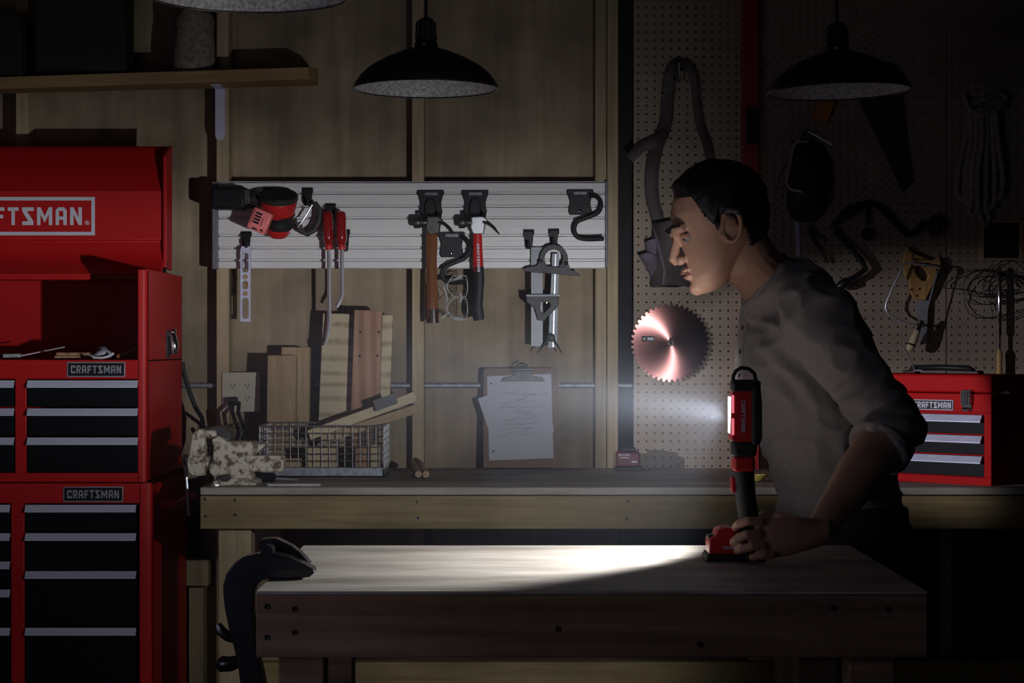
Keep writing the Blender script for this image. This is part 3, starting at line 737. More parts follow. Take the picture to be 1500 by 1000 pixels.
t = thing('pliers', 'thin dark pliers hanging beside the narrow steel rule', 'pliers', PB(1182,350,.012))
obj('jaw', MB().tube([PB(1170,348,.02), PB(1182,335,.022), PB(1192,326,.02)], [.003,.005,.002], 6), STEEL, t)
for a in ([(1184,333),(1198,345),(1211,353)], [(1184,333),(1190,350),(1206,372),(1212,385)]):
    obj('handle', MB().tube([PB(x,y,.02) for x, y in a], .005, 8), LEATH, t)
obj('pivot', MB().lathe([(.006,0),(.006,.02)], PB(1183,334,0), (0,-1,0), 10), DSTEEL, t)
# brace
t = thing('hand_brace', 'black iron hand brace with a cranked frame hanging on the right pegboard', 'brace', PB(1290,340,.03))
obj('crank', MB().tube([PB(x,y,.035) for x, y in ((1238,414),(1254,405),(1268,394),(1262,382),(1244,360),(1226,342),(1220,332),(1228,322),(1248,308),(1272,296),(1290,304),(1310,326),(1328,344),(1340,340),(1352,326))], .0095, 8), IRON, t)
obj('grip', MB().tube([PB(1232,319,.035), PB(1246,309,.035), PB(1262,300,.035)], [.014,.018,.014], 10), IRON, t)
obj('chuck', MB().lathe([(.012,0),(.017,.01),(.015,.03),(.007,.045)], PB(1244,411,.035), (-.8,0,-.45), 12), IRON, t)
obj('head_knob', MB().lathe([(.010,0),(.012,.018),(.030,.030),(.036,.044),(.028,.058),(.01,.062)], PB(1350,328,.035), (.95,0,-.1), 16), IRON, t)
obj('hang_loop', MB().tube([PB(1271,296,.01), PB(1271,310,.025), PB(1271,330,.03)], .006, 6), IRON, t)
obj('pulley', MB().lathe([(.018,0),(.02,.004),(.014,.009),(.02,.014),(.018,.018)], PB(1270,343,.015), (0,-1,0), 16), IRON, t)
# compass saw with yellow handle
t = thing('compass_saw', 'old handsaw with a yellow wooden grip hanging behind the coping saw', 'saw', PB(1348,440,.02))
kk = 6.12/FPX
hz = [(1327,360),(1331,368),(1340,372),(1352,377),(1363,382),(1369,379),(1374,376),(1376,383),(1378,394),(1372,402),(1367,412),(1362,424),(1354,440),(1338,438),(1332,428),(1330,416),(1322,398),(1321,380)]
hh = [(1340,391),(1346,389),(1354,396),(1358,404),(1356,411),(1350,412),(1343,406),(1338,398)]
obj('grip', MB().prism([[((x-1348)*kk,(440-y)*kk) for x, y in l] for l in (hz[::-1], hh)], PB(1348,440,.012), (1,0,0), (0,0,1), .02), HANDW, t, bevel=.004)
obj('blade', MB().prism([((x-1348)*kk,(440-y)*kk) for x, y in ((1342,432),(1348,505),(1357,503),(1360,432))], PB(1348,440,.018), (1,0,0), (0,0,1), .0015), STEEL, t)
for x, y in ((1335,424),(1347,423),(1343,433)): obj('rivet', MB().lathe([(.0045,0),(.004,.002)], PB(x,y,.031), (0,-1,0), 10), mat('brass_rivet', (.3,.24,.1), .4, 1), t)
# coping saw
t = thing('coping_saw', 'coping saw with a thin silver bow frame and short wooden handle', 'saw', PB(1338,470,.07))
bow = [(1374,391),(1360,389),(1340,386),(1327,384),(1323,387),(1318,400),(1306,425),(1298,444),(1297,452),(1302,461),(1312,467),(1328,473),(1341,477)]
obj('bow', MB().tube([PB(x,y,.06) for x, y in bow], .0036, 8), STEEL, t)
obj('blade', MB().prism([(-1.2*kk,0),(1.2*kk,0),(1.2*kk,78*kk),(-1.2*kk,78*kk)], PB(1353,471,.0595), V((1,0,-.27)).normalized(), V((.27,0,1)).normalized(), .001), STEEL, t)
obj('end_pin', MB().cyl(PB(1374,402,.06), PB(1376,392,.06), .0055, n=8).cyl(PB(1371,395,.06), PB(1379,396.5,.06), .004, n=8), CHROME, t)
obj('ferrule', MB().tube([PB(1351,470,.06), PB(1344,484,.06)], [.007,.0095], 10).cyl(PB(1342,474,.06), PB(1354,479,.06), .003, n=8), CHROME, t)
h = obj('handle', MB().tube([PB(1344,484,.06), PB(1340,494,.06), PB(1334,508,.06), PB(1331,513,.06)], [.0095,.012,.0125,.009], 12), PINE, t)
obj('handle_band', MB().tube([PB(1336,503.5,.06), PB(1335,506,.06)], .0132, 12), BLK, h)
t = tag(obj('peg_hook', MB().tube([PB(1337,380,0), PB(1337,380,.05), PB(1337,379,.075), PB(1337,372,.078)], .003, 8), DSTEEL), 'thin steel peg hook carrying the coping saw bow', 'hook')
# big hand saw and orange scraper
t = thing('hand_saw', 'large hand saw with a dark tapered blade hanging under the right lamp', 'saw', PB(1300,275,.02))
obj('blade', MB().prism([((x-1300)*kk,(281-y)*kk) for x, y in ((1254,140),(1322,281),(1337,266),(1321,140))], PB(1300,281,.010), (1,0,0), (0,0,1), .0016), DSTEEL, t)
obj('grip', MB().prism([[((x-1300)*kk,(281-y)*kk) for x, y in l] for l in ([(1256,142),(1322,142),(1318,110),(1300,92),(1272,90),(1262,108)], [(1276,126),(1304,126),(1302,112),(1280,106)])], PB(1300,281,.008), (1,0,0), (0,0,1), .022), mat('dark_saw_grip', (.07,.035,.02), .5), t, bevel=.005)
t = thing('scraper', 'orange flat scraper blade hanging under the right lamp, left of the large saw', 'scraper', PB(1206,180,.02))
obj('blade', MB().prism([((x-1206)*kk,(181-y)*kk) for x, y in ((1188,173),(1210,182),(1223,150),(1200,146))], PB(1206,181,.012), (1,0,0), (0,0,1), .012), ORANGE, t, bevel=.002)
obj('handle', MB().tube([PB(1212,148,.018), PB(1217,130,.018), PB(1222,112,.018)], [.008,.011,.010], 10), BLK, t)
# rope
t = thing('rope_coil', 'hank of pale twisted rope hanging on the far right pegboard', 'rope', PB(1440,240,.03))
random.seed(11)
def rope_tube(pts, r=.0085):
    q = []
    for i in range(len(pts)-1):
        for s in range(4):
            a, b, c, d = pts[max(i-1,0)], pts[i], pts[i+1], pts[min(i+2,len(pts)-1)]; u = s/4
            q.append(.5*((2*b)+(c-a)*u+(2*a-5*b+4*c-d)*u*u+(3*b-a-3*c+d)*u**3))
    q.append(pts[-1])
    return MB().tube(q, r, 8)
for i, (xt, xb0, xb1, yb) in enumerate(((1418,1402,1416,292),(1426,1412,1424,306),(1434,1418,1432,314),(1441,1428,1444,308),(1450,1444,1457,304),(1456,1456,1468,290))):
    o_ = .02+.006*(i % 3)
    obj('strand', rope_tube([PB(xt,160,o_), PB(xt-3,200,o_), PB(xb0+2,250,o_), PB(xb0,yb-12,o_), PB((xb0+xb1)/2,yb,o_+.006), PB(xb1,yb-12,o_+.012), PB(xb1,250,o_+.012), PB(xt+5,200,o_+.012), PB(xt+2,158,o_+.012)]), ROPEM, t)
obj('binding', rope_tube([PB(1412,140,.03), PB(1420,160,.05), PB(1440,168,.055), PB(1462,158,.05), PB(1474,146,.03), PB(1462,136,.03), PB(1440,146,.05), PB(1424,152,.05)]), ROPEM, t)
obj('tail', rope_tube([PB(1430,300,.04), PB(1436,316,.04), PB(1441,330,.035), PB(1448,320,.03), PB(1442,300,.035)]), ROPEM, t)
obj('peg', MB().cyl(PB(1440,142,0), PB(1440,138,.055), .004, n=8), STEEL, t)
# square frame
t = thing('picture_frame', 'small pale wooden frame with a dark panel below the rope', 'frame', PB(1467,382,.01))
for a, b, c, d in ((1436,322,1498,326), (1436,378,1498,382), (1436,326.2,1440,377.8), (1494,326.2,1498,377.8)):
    obj('rail', MB().box(PB(a,d,.018), PB(c,b,.001)), TAN, t, bevel=.0015)
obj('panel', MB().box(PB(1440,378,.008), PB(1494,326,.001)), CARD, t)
# wire tangle
random.seed(5); mb = MB()
for i in range(9):
    cx, cy = 1450+random.uniform(-25,30), 430+random.uniform(-14,14); pts = []
    w, h, ph = random.uniform(18,55), random.uniform(14,40), random.uniform(0,6.28)
    for j in range(16):
        a = ph + j*.42
        pts.append(PB(cx+w*math.cos(a), cy+h*math.sin(a)*.8+6*math.sin(2.3*a), .012+.012*abs(math.sin(a*1.7))))
    mb.tube(pts, .0016, 5)
mb.tube([PB(1460,402,0), PB(1460,402,.03), PB(1460,396,.036)], .003, 6)
tag(obj('wire_bundle', mb, DSTEEL), 'loose tangle of dark thin wire hanging below the small frame', 'wire')
# long driver
t = thing('long_driver', 'long polished steel driver with a wooden handle, hanging upside down at far right', 'screwdriver', PB(1464,553,.02))
obj('shaft', MB().lathe([(.0045,0),(.0045,.05),(.0075,.055),(.0075,.19),(.0062,.2),(.0062,.255),(.004,.26)], PB(1464,515,.03), (0,0,1), 12), CHROME, t)
obj('handle', MB().lathe([(.006,0),(.0095,.006),(.0085,.04),(.0098,.07),(.007,.085)], PB(1464,553,.03), (0,0,1), 12), HANDW, t)
obj('peg', MB().tube([PB(1464,440,0), PB(1464,440,.04)], .003, 6), STEEL, t)
# ================================================================ red tool chest and cabinet
FD = 5.53; FY = CAMY+FD                              # front plane
def C(px, py, off=0): return P(px, py, FD-off)
CX0, CX1 = X(215,FD)-1.10, X(215,FD)
ZT, ZM = Z(395,FD), Z(706,FD)
BY = -.03
tc = thing('tool_chest', 'red tool chest with open lid, white framed lettering and black drawers, upper unit', 'tool chest', ((CX0+CX1)/2, -.3, ZM))
k = FD/FPX
# carcass: sides, back, floor of the till, stiles
mb = MB()
for x0, x1, xs in ((CX1-.004, CX1, 1), (CX0, CX0+.004, -1)):
    mb.box((x0, FY+.012, ZM), (x1, BY, ZT))
mb.box((CX0, BY-.004, ZM), (CX1, BY, ZT)).box((CX0, FY+.03, Z(527,FD)-.004), (CX1, BY, Z(527,FD))).box((CX0, FY+.004, ZM), (CX1, BY, ZM+.004))
obj('carcass', mb, RED, tc)
for xs in (1, -1):                                   # rounded front corner posts
    mb = MB()
    x = CX1 if xs == 1 else CX0
    prof = [(x, FY+.025), (x, FY+.010), (x-xs*.004, FY+.003), (x-xs*.010, FY), (x-xs*.024, FY), (x-xs*.024, FY+.004), (x-xs*.012, FY+.006), (x-xs*.006, FY+.025)]
    mb.prism([(a, b) for a, b in (prof if xs == 1 else prof[::-1])], (0,0,ZM), (1,0,0), (0,1,0), ZT-ZM)
    obj('corner_post', mb, RED, tc)
obj('front_rail', MB().box((CX0+.02, FY, Z(555,FD)), (CX1-.02, FY+.014, Z(527,FD))), RED, tc, bevel=.002)
obj('front_rail', MB().box((CX0+.02, FY, ZM), (CX1-.02, FY+.014, Z(692.5,FD))), RED, tc, bevel=.002)
obj('mullion', MB().box(C(22,693,0), C(40.5,554,-.014)), RED, tc, bevel=.002)
obj('top_trim', MB().box((CX1-.006, FY+.001, ZT-.003), (CX1+.001, BY, ZT+.002)), RED, tc, bevel=.001)
def drawer(root, px0, px1, ya, yb, yh, d=None):
    dr = obj('drawer', MB().box(C(px0, yb-1.5, .001), C(px1, ya+1.5, -.018)), DRAWER, root, bevel=.0015)
    # full width rolled pull: slopes outward from its upper edge
    x0, x1 = X(px0+.5,FD), X(px1-.5,FD); z0, z1 = Z(ya+yh,FD), Z(ya+1,FD)
    mb = MB(); mb.prism([(FY-.001,z1),(FY-.006,z1),(FY-.016,z0+.003),(FY-.016,z0),(FY-.012,z0),(FY-.012,z0+.003),(FY-.004,z1-.004),(FY-.001,z1-.004)], (x0,0,0), (0,1,0), (0,0,1), x1-x0)
    obj('pull', mb, ALU, dr, smooth=False)
for a, b in ((556,597),(597,639.5),(639.5,692.5)):
    drawer(tc, 40.5, 203, a, b, 11.5); drawer(tc, -285, 22, a, b, 11.5)
def badge(root, x0, x1, ya, yb):
    bd = obj('badge', MB().box(C(x0,yb,.003), C(x1,ya,0)), SILVERP, root, bevel=.001)
    obj('badge_field', MB().box(C(x0+1.6,yb-1.6,.0036), C(x1-1.6,ya+1.6,.003)), BLK, bd)
    mb = MB(); w = x1-x0
    text(mb, 'CRAFTSMAN', C(x0+w*.068, yb-5.4, .0037), (1,0,0), (0,0,1), (yb-ya-10.6)*k, w*.86*k)
    obj('lettering', mb, SILVERP, bd)
badge(tc, 98, 183.5, 530, 552)
# lid, standing open: extruded profile
LX0, LX1 = CX0+.012, CX1-.012
dl = 5.87
def zl(py, y): return Z(py, CAMY*-1 + y)
prof = [(-.20,zl(214,-.20)), (-.225,zl(222,-.225)), (-.270,zl(277,-.270)), (-.277,zl(279.5,-.277)), (-.277,zl(351,-.277)), (-.270,zl(353.5,-.270)),
        (-.275,zl(368,-.275)), (-.29,zl(383,-.29)), (-.325,zl(394,-.325)), (-.345,zl(401,-.345)), (-.345,zl(409,-.345)), (-.33,zl(411,-.33))]
back = [(-.31,zl(409,-.31)), (-.26,zl(396,-.26)), (-.235,zl(380,-.235)), (-.235,zl(262,-.235)), (-.195,zl(226,-.195)), (-.180,zl(218,-.18))]
mb = MB(); mb.prism((prof+back)[::-1], (LX0,0,0), (0,1,0), (0,0,1), LX1-LX0)
lid = obj('lid', mb, RED, tc, bevel=.0015)
fl = [(-.19,zl(213,-.19)), (-.27,zl(222,-.27)), (-.292,zl(228,-.292)), (-.292,zl(392,-.292)), (-.20,zl(396,-.2))]
obj('lid_flange', MB().prism(fl[::-1], (LX1,0,0), (0,1,0), (0,0,1), .010), RED, lid, bevel=.002)
obj('lid_flange', MB().prism(fl[::-1], (LX0-.010,0,0), (0,1,0), (0,0,1), .010), RED, lid, bevel=.002)
def LP(px, py, off=0): return P(px, py, 6.15-.277-off)
fr = [[LP(a,b,0) for a,b in ()]]
kl = (6.15-.277)/FPX
lg = obj('logo_frame', MB().prism([[(-236*kl,0),(0,0),(0,56*kl),(-236*kl,56*kl)],[(-231*kl,5*kl),(-5*kl,5*kl),(-5*kl,51*kl),(-231*kl,51*kl)]], LP(139,344.5,.0002), (1,0,0), (0,0,1), .0008), WHITE, lid)
mb = MB(); text(mb, 'CRAFTSMAN', LP(-72, 329.5, .0002), (1,0,0), (0,0,1), 26*kl, 192*kl, .0008)
obj('lettering', mb, WHITE, lid)
mb = MB(); mb.prism([[(3.3*kl*math.cos(i*.393),3.3*kl*math.sin(i*.393)) for i in range(16)],[(2.6*kl*math.cos(i*.393),2.6*kl*math.sin(i*.393)) for i in range(16)]], LP(127.8,326.2,.0002), (1,0,0), (0,0,1), .0008)
text(mb, 'R', LP(126.6,328,.0002), (1,0,0), (0,0,1), 3.6*kl, 2.5*kl, .0008)
obj('registered_mark', mb, WHITE, lid)
obj('lid_stay', MB().tube([V((CX1-.008,-.30,ZT+.001)), V((CX1-.008,-.285,ZT+.02)), V((CX1-.004,-.27,ZT+.034))], [.006,.006,.005], 10), BLK, tc)
lt = obj('latch', MB().box((CX1, -.315, Z(524,5.86)), (CX1+.004, -.255, Z(484,5.86))), DSTEEL, tc, bevel=.001)
mb = MB(); mb.tube([(CX1+.008,-.285,Z(486,5.86)),(CX1+.016,-.285,Z(492,5.86)),(CX1+.020,-.285,Z(508,5.86)),(CX1+.018,-.285,Z(519,5.86))],[.008,.012,.015,.010],10)
mb.ball((CX1+.016,-.285,Z(486,5.86)), .011, 10)
obj('latch_lever', mb, CHROME, lt)

cb = thing('tool_cabinet', 'red rolling tool cabinet with black drawers, lower unit under the open chest', 'tool cabinet', ((CX0+CX1)/2, -.3, 0))
KX1 = X(212,FD)+.02; KX0 = CX0-.02; KT = ZM-.003
mb = MB().box((KX1-.004, FY+.012, .13), (KX1, BY, KT)).box((KX0, FY+.012, .13), (KX0+.004, BY, KT)).box((KX0, BY-.004, .13), (KX1, BY, KT)).box((KX0, FY+.004, KT-.004), (KX1, BY, KT)).box((KX0, FY+.004, .13), (KX1, BY, .134))
obj('carcass', mb, RED, cb)
for xs in (1, -1):
    mb = MB()
    x = KX1 if xs == 1 else KX0
    prof = [(x, FY+.025), (x, FY+.010), (x-xs*.004, FY+.003), (x-xs*.010, FY), (x-xs*.034, FY), (x-xs*.034, FY+.004), (x-xs*.012, FY+.006), (x-xs*.006, FY+.025)]
    mb.prism([(a, b) for a, b in (prof if xs == 1 else prof[::-1])], (0,0,.13), (1,0,0), (0,1,0), KT-.13)
    obj('corner_post', mb, RED, cb)
obj('front_rail', MB().box((KX0+.03, FY, Z(737,FD)), (KX1-.03, FY+.014, KT)), RED, cb, bevel=.002)
obj('front_rail', MB().box((KX0+.03, FY, .13), (KX1-.03, FY+.014, .20)), RED, cb, bevel=.002)
obj('mullion', MB().box(C(16,1105,0), C(37.5,736,-.014)), RED, cb, bevel=.002)
for a, b in ((738,779.5),(779.5,835),(835,918),(918,1105)): drawer(cb, 37.5, 200.5, a, b, 11.5)
for a, b in ((738,779.5),(779.5,821),(821,862),(862,918),(918,1105)): drawer(cb, -290, 16, a, b, 11.5)
badge(cb, 92.5, 180.5, 712.5, 735)
hd = obj('side_handle', MB().tube([(KX1,-.50,.835),(KX1+.045,-.50,.835),(KX1+.05,-.47,.835),(KX1+.05,-.2,.835),(KX1+.045,-.17,.835),(KX1,-.17,.835)], .012, 10), RED, cb)
for x in (KX0+.1, KX1-.1):
    for y in (FY+.09, BY-.09):
        cs = obj('caster', MB().lathe([(.06,-.018),(.065,-.012),(.065,.012),(.06,.018)], (x,y,.065), (0,1,0), 18), RUB, cb)
        obj('caster_fork', MB().box((x-.02,y-.026,.05),(x+.02,y-.021,.131)).box((x-.02,y+.021,.05),(x+.02,y+.026,.131)), STEEL, cs)

# things lying in the till
tz = Z(527,FD)
def T(px, d, dz=0): return V((X(px,d), CAMY+d, tz+dz))
t = thing('try_square', 'thin bright steel square lying tilted in the open till', 'square', T(60,5.75))
obj('blade', MB().bar(T(22,5.70,.008), T(92,5.80,.036), .026, .003), STEEL, t)
obj('stock', MB().bar(T(2,5.68,.009), T(30,5.71,.010), .02, .016), DSTEEL, t, bevel=.002)
t = thing('pencil_bundle', 'bundle of brown wooden sticks lying beside the steel square in the till', 'sticks', T(108,5.7))
for i in range(7):
    obj('stick', MB().cyl(T(80+i*.6,5.66+.012*(i % 4),.0055+.010*(i//4)), T(132+i,5.685+.014*(i % 4),.0055+.010*(i//4)), .005, n=7), REDW if i % 3 else TAN, t)
t = thing('folded_rag', 'crumpled white and blue grey rag in the till between sticks and pliers', 'rag', T(150,5.68))
rings = []
for i in range(9):
    u = i/8; r = math.sin(math.pi*(.06+.88*u))
    rings.append([T(134+34*u, 5.68, 0) + V((0, math.cos(a)*.04*r, .012*r+.006+ math.sin(a)*.012*r*(1+.5*noise.noise((u*4,a,1))))) for a in [2*math.pi*j/14 for j in range(14)]])
obj('cloth', MB().loft(rings), PAPER, t)
obj('blue_fold', MB().ball(T(150,5.70,.026), (.016,.02,.012), 10), mat('slate_blue', (.14,.16,.24), .7), t)
obj('edge', MB().tube([T(133,5.62,.012), T(137,5.61,.006), T(150,5.61,.005), T(160,5.62,.010), T(166,5.63,.018)], .0038, 8), WHITE, t)
t = thing('slip_pliers', 'pliers with dull orange grips at the right end of the till', 'pliers', T(185,5.68))
for y in (5.64, 5.70):
    obj('grip', MB().tube([T(172,y,.008), T(182,y-.005,.016), T(193,y,.026), T(203,y,.034)], .0065, 8), mat('dull_orange_grip', (.34,.12,.06), .5), t)
obj('jaw', MB().tube([T(172,5.67,.008), T(165,5.67,.008), T(158,5.67,.007)], [.009,.012,.005], 8, .6), DSTEEL, t)

# ================================================================ back workbench
bench = thing('workbench', 'long back workbench with a worn top and pale two-by-four front rail', 'workbench', (.4, -.4, 0))
bx0, bx1, by0 = X(293,5.3), 1.72, -.85
obj('benchtop_board', MB().box((bx0, by0+.21, BZ-.022), (bx1, -.004, BZ)), WORN, bench, bevel=.0015)
obj('benchtop_board', MB().box((bx0, by0, BZ-.020), (bx1, by0+.208, BZ+.001)), TTOP, bench, bevel=.003)
fr_ = obj('front_rail', MB().box((bx0, by0+.002, BZ-.111), (bx1, by0+.040, BZ-.0225)), PINEX, bench, bevel=.002)
for x, y in ((300,731),(301,756),(344,732.5),(344,754),(610,735),(612,759),(920,734),(918,760),(1240,735),(1240,760)):
    obj('screw', MB().lathe([(.0045,0),(.0045,.0018),(.002,.001)], P(x,y,5.302), (0,-1,0), 10), DSTEEL, fr_)
for x0 in (X(317.5,5.32), .72, 1.60):
    obj('leg', MB().box((x0, by0+.042, 0), (x0+.089, by0+.131, BZ-.0225)), PINE, bench, bevel=.004)
    obj('leg', MB().box((x0, -.12, 0), (x0+.089, -.031, BZ-.0225)), PINE, bench, bevel=.004)
obj('shelf_rail', MB().box((bx0+.15, by0+.15, .33), (1.6, by0+.188, Z(968,5.47))), PINEX, bench, bevel=.002)
obj('lower_shelf', MB().box((bx0+.06, by0+.19, .31), (1.65, -.03, .328)), WORN, bench)

def BT(px, d, dz=0): return V((X(px,d), CAMY+d, BZ+dz))
# ---- vise
vz = thing('bench_vise', 'old cream bench vise with chipped paint bolted on the bench end', 'vise', P(345,703,5.42))
vd = 5.42; kv = vd/FPX
def VP(px, py, y): return P(px, py, vd) + V((0, y, 0))
def vprism(pts, y0, y1, name, m=VISE, bevel=.006):
    mb = MB(); mb.prism([((x-345)*kv, (703-y)*kv) for x, y in pts][::-1], P(345,703,vd)+V((0,y0,0)), (1,0,0), (0,0,1), y1-y0)
    mb2 = MB(); mb2.v = mb.v; mb2.f = mb.f
    return obj(name, mb, m, vz, bevel=bevel, seg=3)
# prism extrudes along u x v = -y, so depths are given from the far side
def vp(pts, yn, yf, name, m=VISE, bevel=.006):
    mb = MB(); mb.prism([((x-345)*kv, (703-y)*kv) for x, y in pts], P(345,703,vd)+V((0,yf,0)), (1,0,0), (0,0,1), yf-yn)
    return obj(name, mb, m, vz, bevel=bevel, seg=3)
vp([(282,695),(278,676),(283,652),(286,634),(292,628),(300,627),(304,630),(304.5,695)], -.055, .05, 'moving_jaw', bevel=.010)
vp([(319,708),(315,696),(310,690),(311,680),(315,672),(316,655),(313.5,642),(322,637),(330,641),(334,645.5),(374,646.5),(379,648),(388,648.5),(391,652),(380,661),(370,668),(367.5,675),(369,690),(372,703),(377,706)], -.045, .05, 'fixed_jaw', bevel=.008)
vp([(284,637),(288,631.5),(300,627),(318,624.5),(328,624),(334,627),(338,634),(340,641),(327,640),(317,632),(304,632),(294,635)], -.02, .075, 'jaw_ridge', DSTEEL, .004)
obj('jaw_end', MB().cyl(VP(304,636,-.012), VP(319,636,-.012), .014, n=14), VISE, vz, bevel=.002)
vp([(300,690),(300,668),(414,666),(417,669),(417,687),(414,690)], -.028, .028, 'slide_bar', bevel=.004)
vp([(318,708.6),(316,703),(326,699),(366,698),(378,703),(380,708.6)], -.07, .075, 'base', VISE, .005)
bo_ = obj('base_bolt', MB().lathe([(.014,0),(.014,.006),(.008,.006),(.008,.012)], BT(316,5.36,.0), (0,0,1), 8), STEEL, vz)
obj('swivel_lock', MB().cyl(VP(338,697,-.03), VP(338,697,-.085), .010, n=10), DSTEEL, vz)
obj('screw_hub', MB().lathe([(.010,0),(.016,.006),(.016,.016),(.011,.024)], VP(281,675,0), (-1,0,0), 14), VISE, vz)
h = obj('handle_bar', MB().tube([VP(271,668,-.004), VP(272,676,-.004), VP(274.5,715,-.004), VP(277,751,-.004)], .0042, 8), STEEL, vz)
obj('handle_ball', MB().ball(VP(277,752,-.004), .0062, 8).ball(VP(271,668,-.004), .0062, 8), STEEL, h)

# ---- screwdrivers lying behind the vise
t = thing('screwdriver', 'dark handled screwdriver lying on the bench right of the vise', 'screwdriver', BT(400,5.55))
obj('handle', MB().tube([BT(372,5.50,.014), BT(383,5.50,.014), BT(400,5.52,.013), BT(404,5.52,.010)], [.010,.014,.0135,.008], 10), BLK, t)
obj('shaft', MB().tube([BT(403,5.52,.010), BT(436,5.56,.003)], [.0035,.0028], 8), STEEL, t)
t = thing('flat_file', 'flat steel file lying along the bench right of the vise', 'file', BT(420,5.42))
obj('blade', MB().bar(BT(392,5.36,.0035), BT(470,5.365,.0035), .018, .005), STEEL, t)
obj('tang', MB().bar(BT(384,5.36,.0035), BT(392,5.36,.0035), .007, .004), DSTEEL, t)

# ---- wire basket
bd0, bd1 = 5.72, 5.98
bk = thing('wire_basket', 'grey wire basket with a galvanised tray base on the bench holding wood offcuts', 'basket', BT(470,5.85))
a0, a1 = X(380,bd0), X(562,bd0); yb0, yb1 = CAMY+bd0, CAMY+bd1
zb0, zb1, zb2 = BZ+.001, BZ+.028, Z(624,bd0)
mb = MB().box((a0,yb0,zb0),(a1,yb0+.003,zb1)).box((a0,yb1-.003,zb0),(a1,yb1,zb1)).box((a0,yb0,zb0),(a0+.003,yb1,zb1)).box((a1-.003,yb0,zb0),(a1,yb1,zb1)).box((a0,yb0,zb0),(a1,yb1,zb0+.003))
obj('tray', mb, GALV, bk)
mb = MB(); r = .0014; st = .0222
nx = int((a1-a0)/st); ny = int((yb1-yb0)/st); nz = int((zb2-zb1)/st)+1
for y in (yb0, yb1):
    for i in range(nx+1): mb.cyl((a0+(a1-a0)*i/nx, y, zb1-.006), (a0+(a1-a0)*i/nx, y, zb2), r, n=5)
    for j in range(nz+1): z = zb1+(zb2-zb1)*j/nz; mb.cyl((a0,y-r,z), (a1,y-r,z), r, n=5)
for x in (a0, a1):
    for i in range(1, ny): mb.cyl((x, yb0+(yb1-yb0)*i/ny, zb1-.006), (x, yb0+(yb1-yb0)*i/ny, zb2), r, n=5)
    for j in range(nz+1): z = zb1+(zb2-zb1)*j/nz; mb.cyl((x,yb0,z), (x,yb1,z), r, n=5)
obj('wire_mesh', mb, WIRE, bk)
obj('rim', MB().tube([(a0,yb0,zb2),(a1,yb0,zb2),(a1,yb1,zb2),(a0,yb1,zb2)], .003, 6, closed=True), WIRE, bk)
def offcut(px0, px1, ph, d, dep, m, label):
    tag(obj('wood_block', MB().box((X(px0,d), CAMY+d, zb0+.0035), (X(px1,d), CAMY+d+dep, zb0+.0035+ph)), m, bevel=.002), label, 'wood block', 'offcuts in the wire basket')
offcut(450, 494, .080, 5.80, .038, PINE, 'wide pale block standing in the middle of the wire basket')
offcut(541, 557, .086, 5.78, .06, PINE, 'narrow pale block at the right end inside the wire basket')
offcut(520, 537, .082, 5.80, .07, REDW, 'reddish block beside the narrow pale block inside the basket')
offcut(402, 440, .045, 5.79, .05, TAN, 'low tan block at the left inside the wire basket')

# ---- boards leaning behind
def plank(name, p, q, w, th, m, label, up=(0,1,0), g='offcut boards leaning behind the basket', bev=.002, cat='board'):
    o = obj(name, MB().bar(p, q, w, th, up), m, bevel=bev)
    return tag(o, label, cat, g)
w1 = 41*6.0/FPX
plank('board', BT(412,6.02,.001)+V((0,0,.004)), P(414,521,6.055), .088, .038, TAN, 'short tan board with straight grain, front of the left pair')
plank('board', BT(432,6.07,.001)+V((0,0,.004)), P(434,509,6.105), .088, .036, TAN, 'tan board leaning behind the short board, a little taller')
plank('board', BT(516,6.058,.001)+V((0,0,.004)), P(525,461,6.11), 103*6.08/FPX, .034, PINEC, 'wide pale pine board with dark curved rings, behind the reddish board')
rb = plank('board', BT(532,6.005,.001)+V((0,0,.004)), P(540,455,6.05), .085, .034, REDW, 'tall reddish board with four nail holes leaning upright')
ax_ = (P(540,455,6.05)-BT(532,6.005,.005)).normalized()
rb.parent = None
for x, y in ((528,486),(555,486),(527,521),(553,521)):
    d = 6.05 + (y-455)/239*(-.045) - .0185
    obj('nail_hole', MB().lathe([(.0040,0),(.0040,.0008)], P(x,y,d), (0,-1,.05), 8), BLK, rb)
    WM[rb.name] = Matrix()
dg = thing('strut_board', 'pale board lying diagonally across the basket with a black joining plate', 'board', P(530,605,5.9))
p_, q_ = P(452,637,5.885), P(608,580,5.93)
obj('beam', MB().bar(p_, q_, .038, .030, (0,0,1)), PALEX, dg, bevel=.002)
p2_, q2_ = P(470,644,5.905), P(610,598,5.955)
obj('lower_beam', MB().bar(p2_, q2_, .036, .028, (0,0,1)), TAN, dg, bevel=.002)
e_ = (q_-p_).normalized(); n_ = e_.cross(V((0,1,0))).normalized()
if n_.z < 0: n_ = -n_
pl = obj('joining_plate', MB().prism([(-17*.00203,-8*.00203),(17*.00203,-8*.00203),(18.5*.00203,5*.00203),(15*.00203,8*.00203),(-16*.00203,8*.00203)], P(564,589,5.875), e_, n_, .003), CAST, dg)
for x, y in ((551,595),(560,596),(572,588),(577,591)): obj('screw', MB().lathe([(.0022,0),(.0022,.001)], P(x,y,5.8715), (0,-1,0), 8), CHROME, pl)
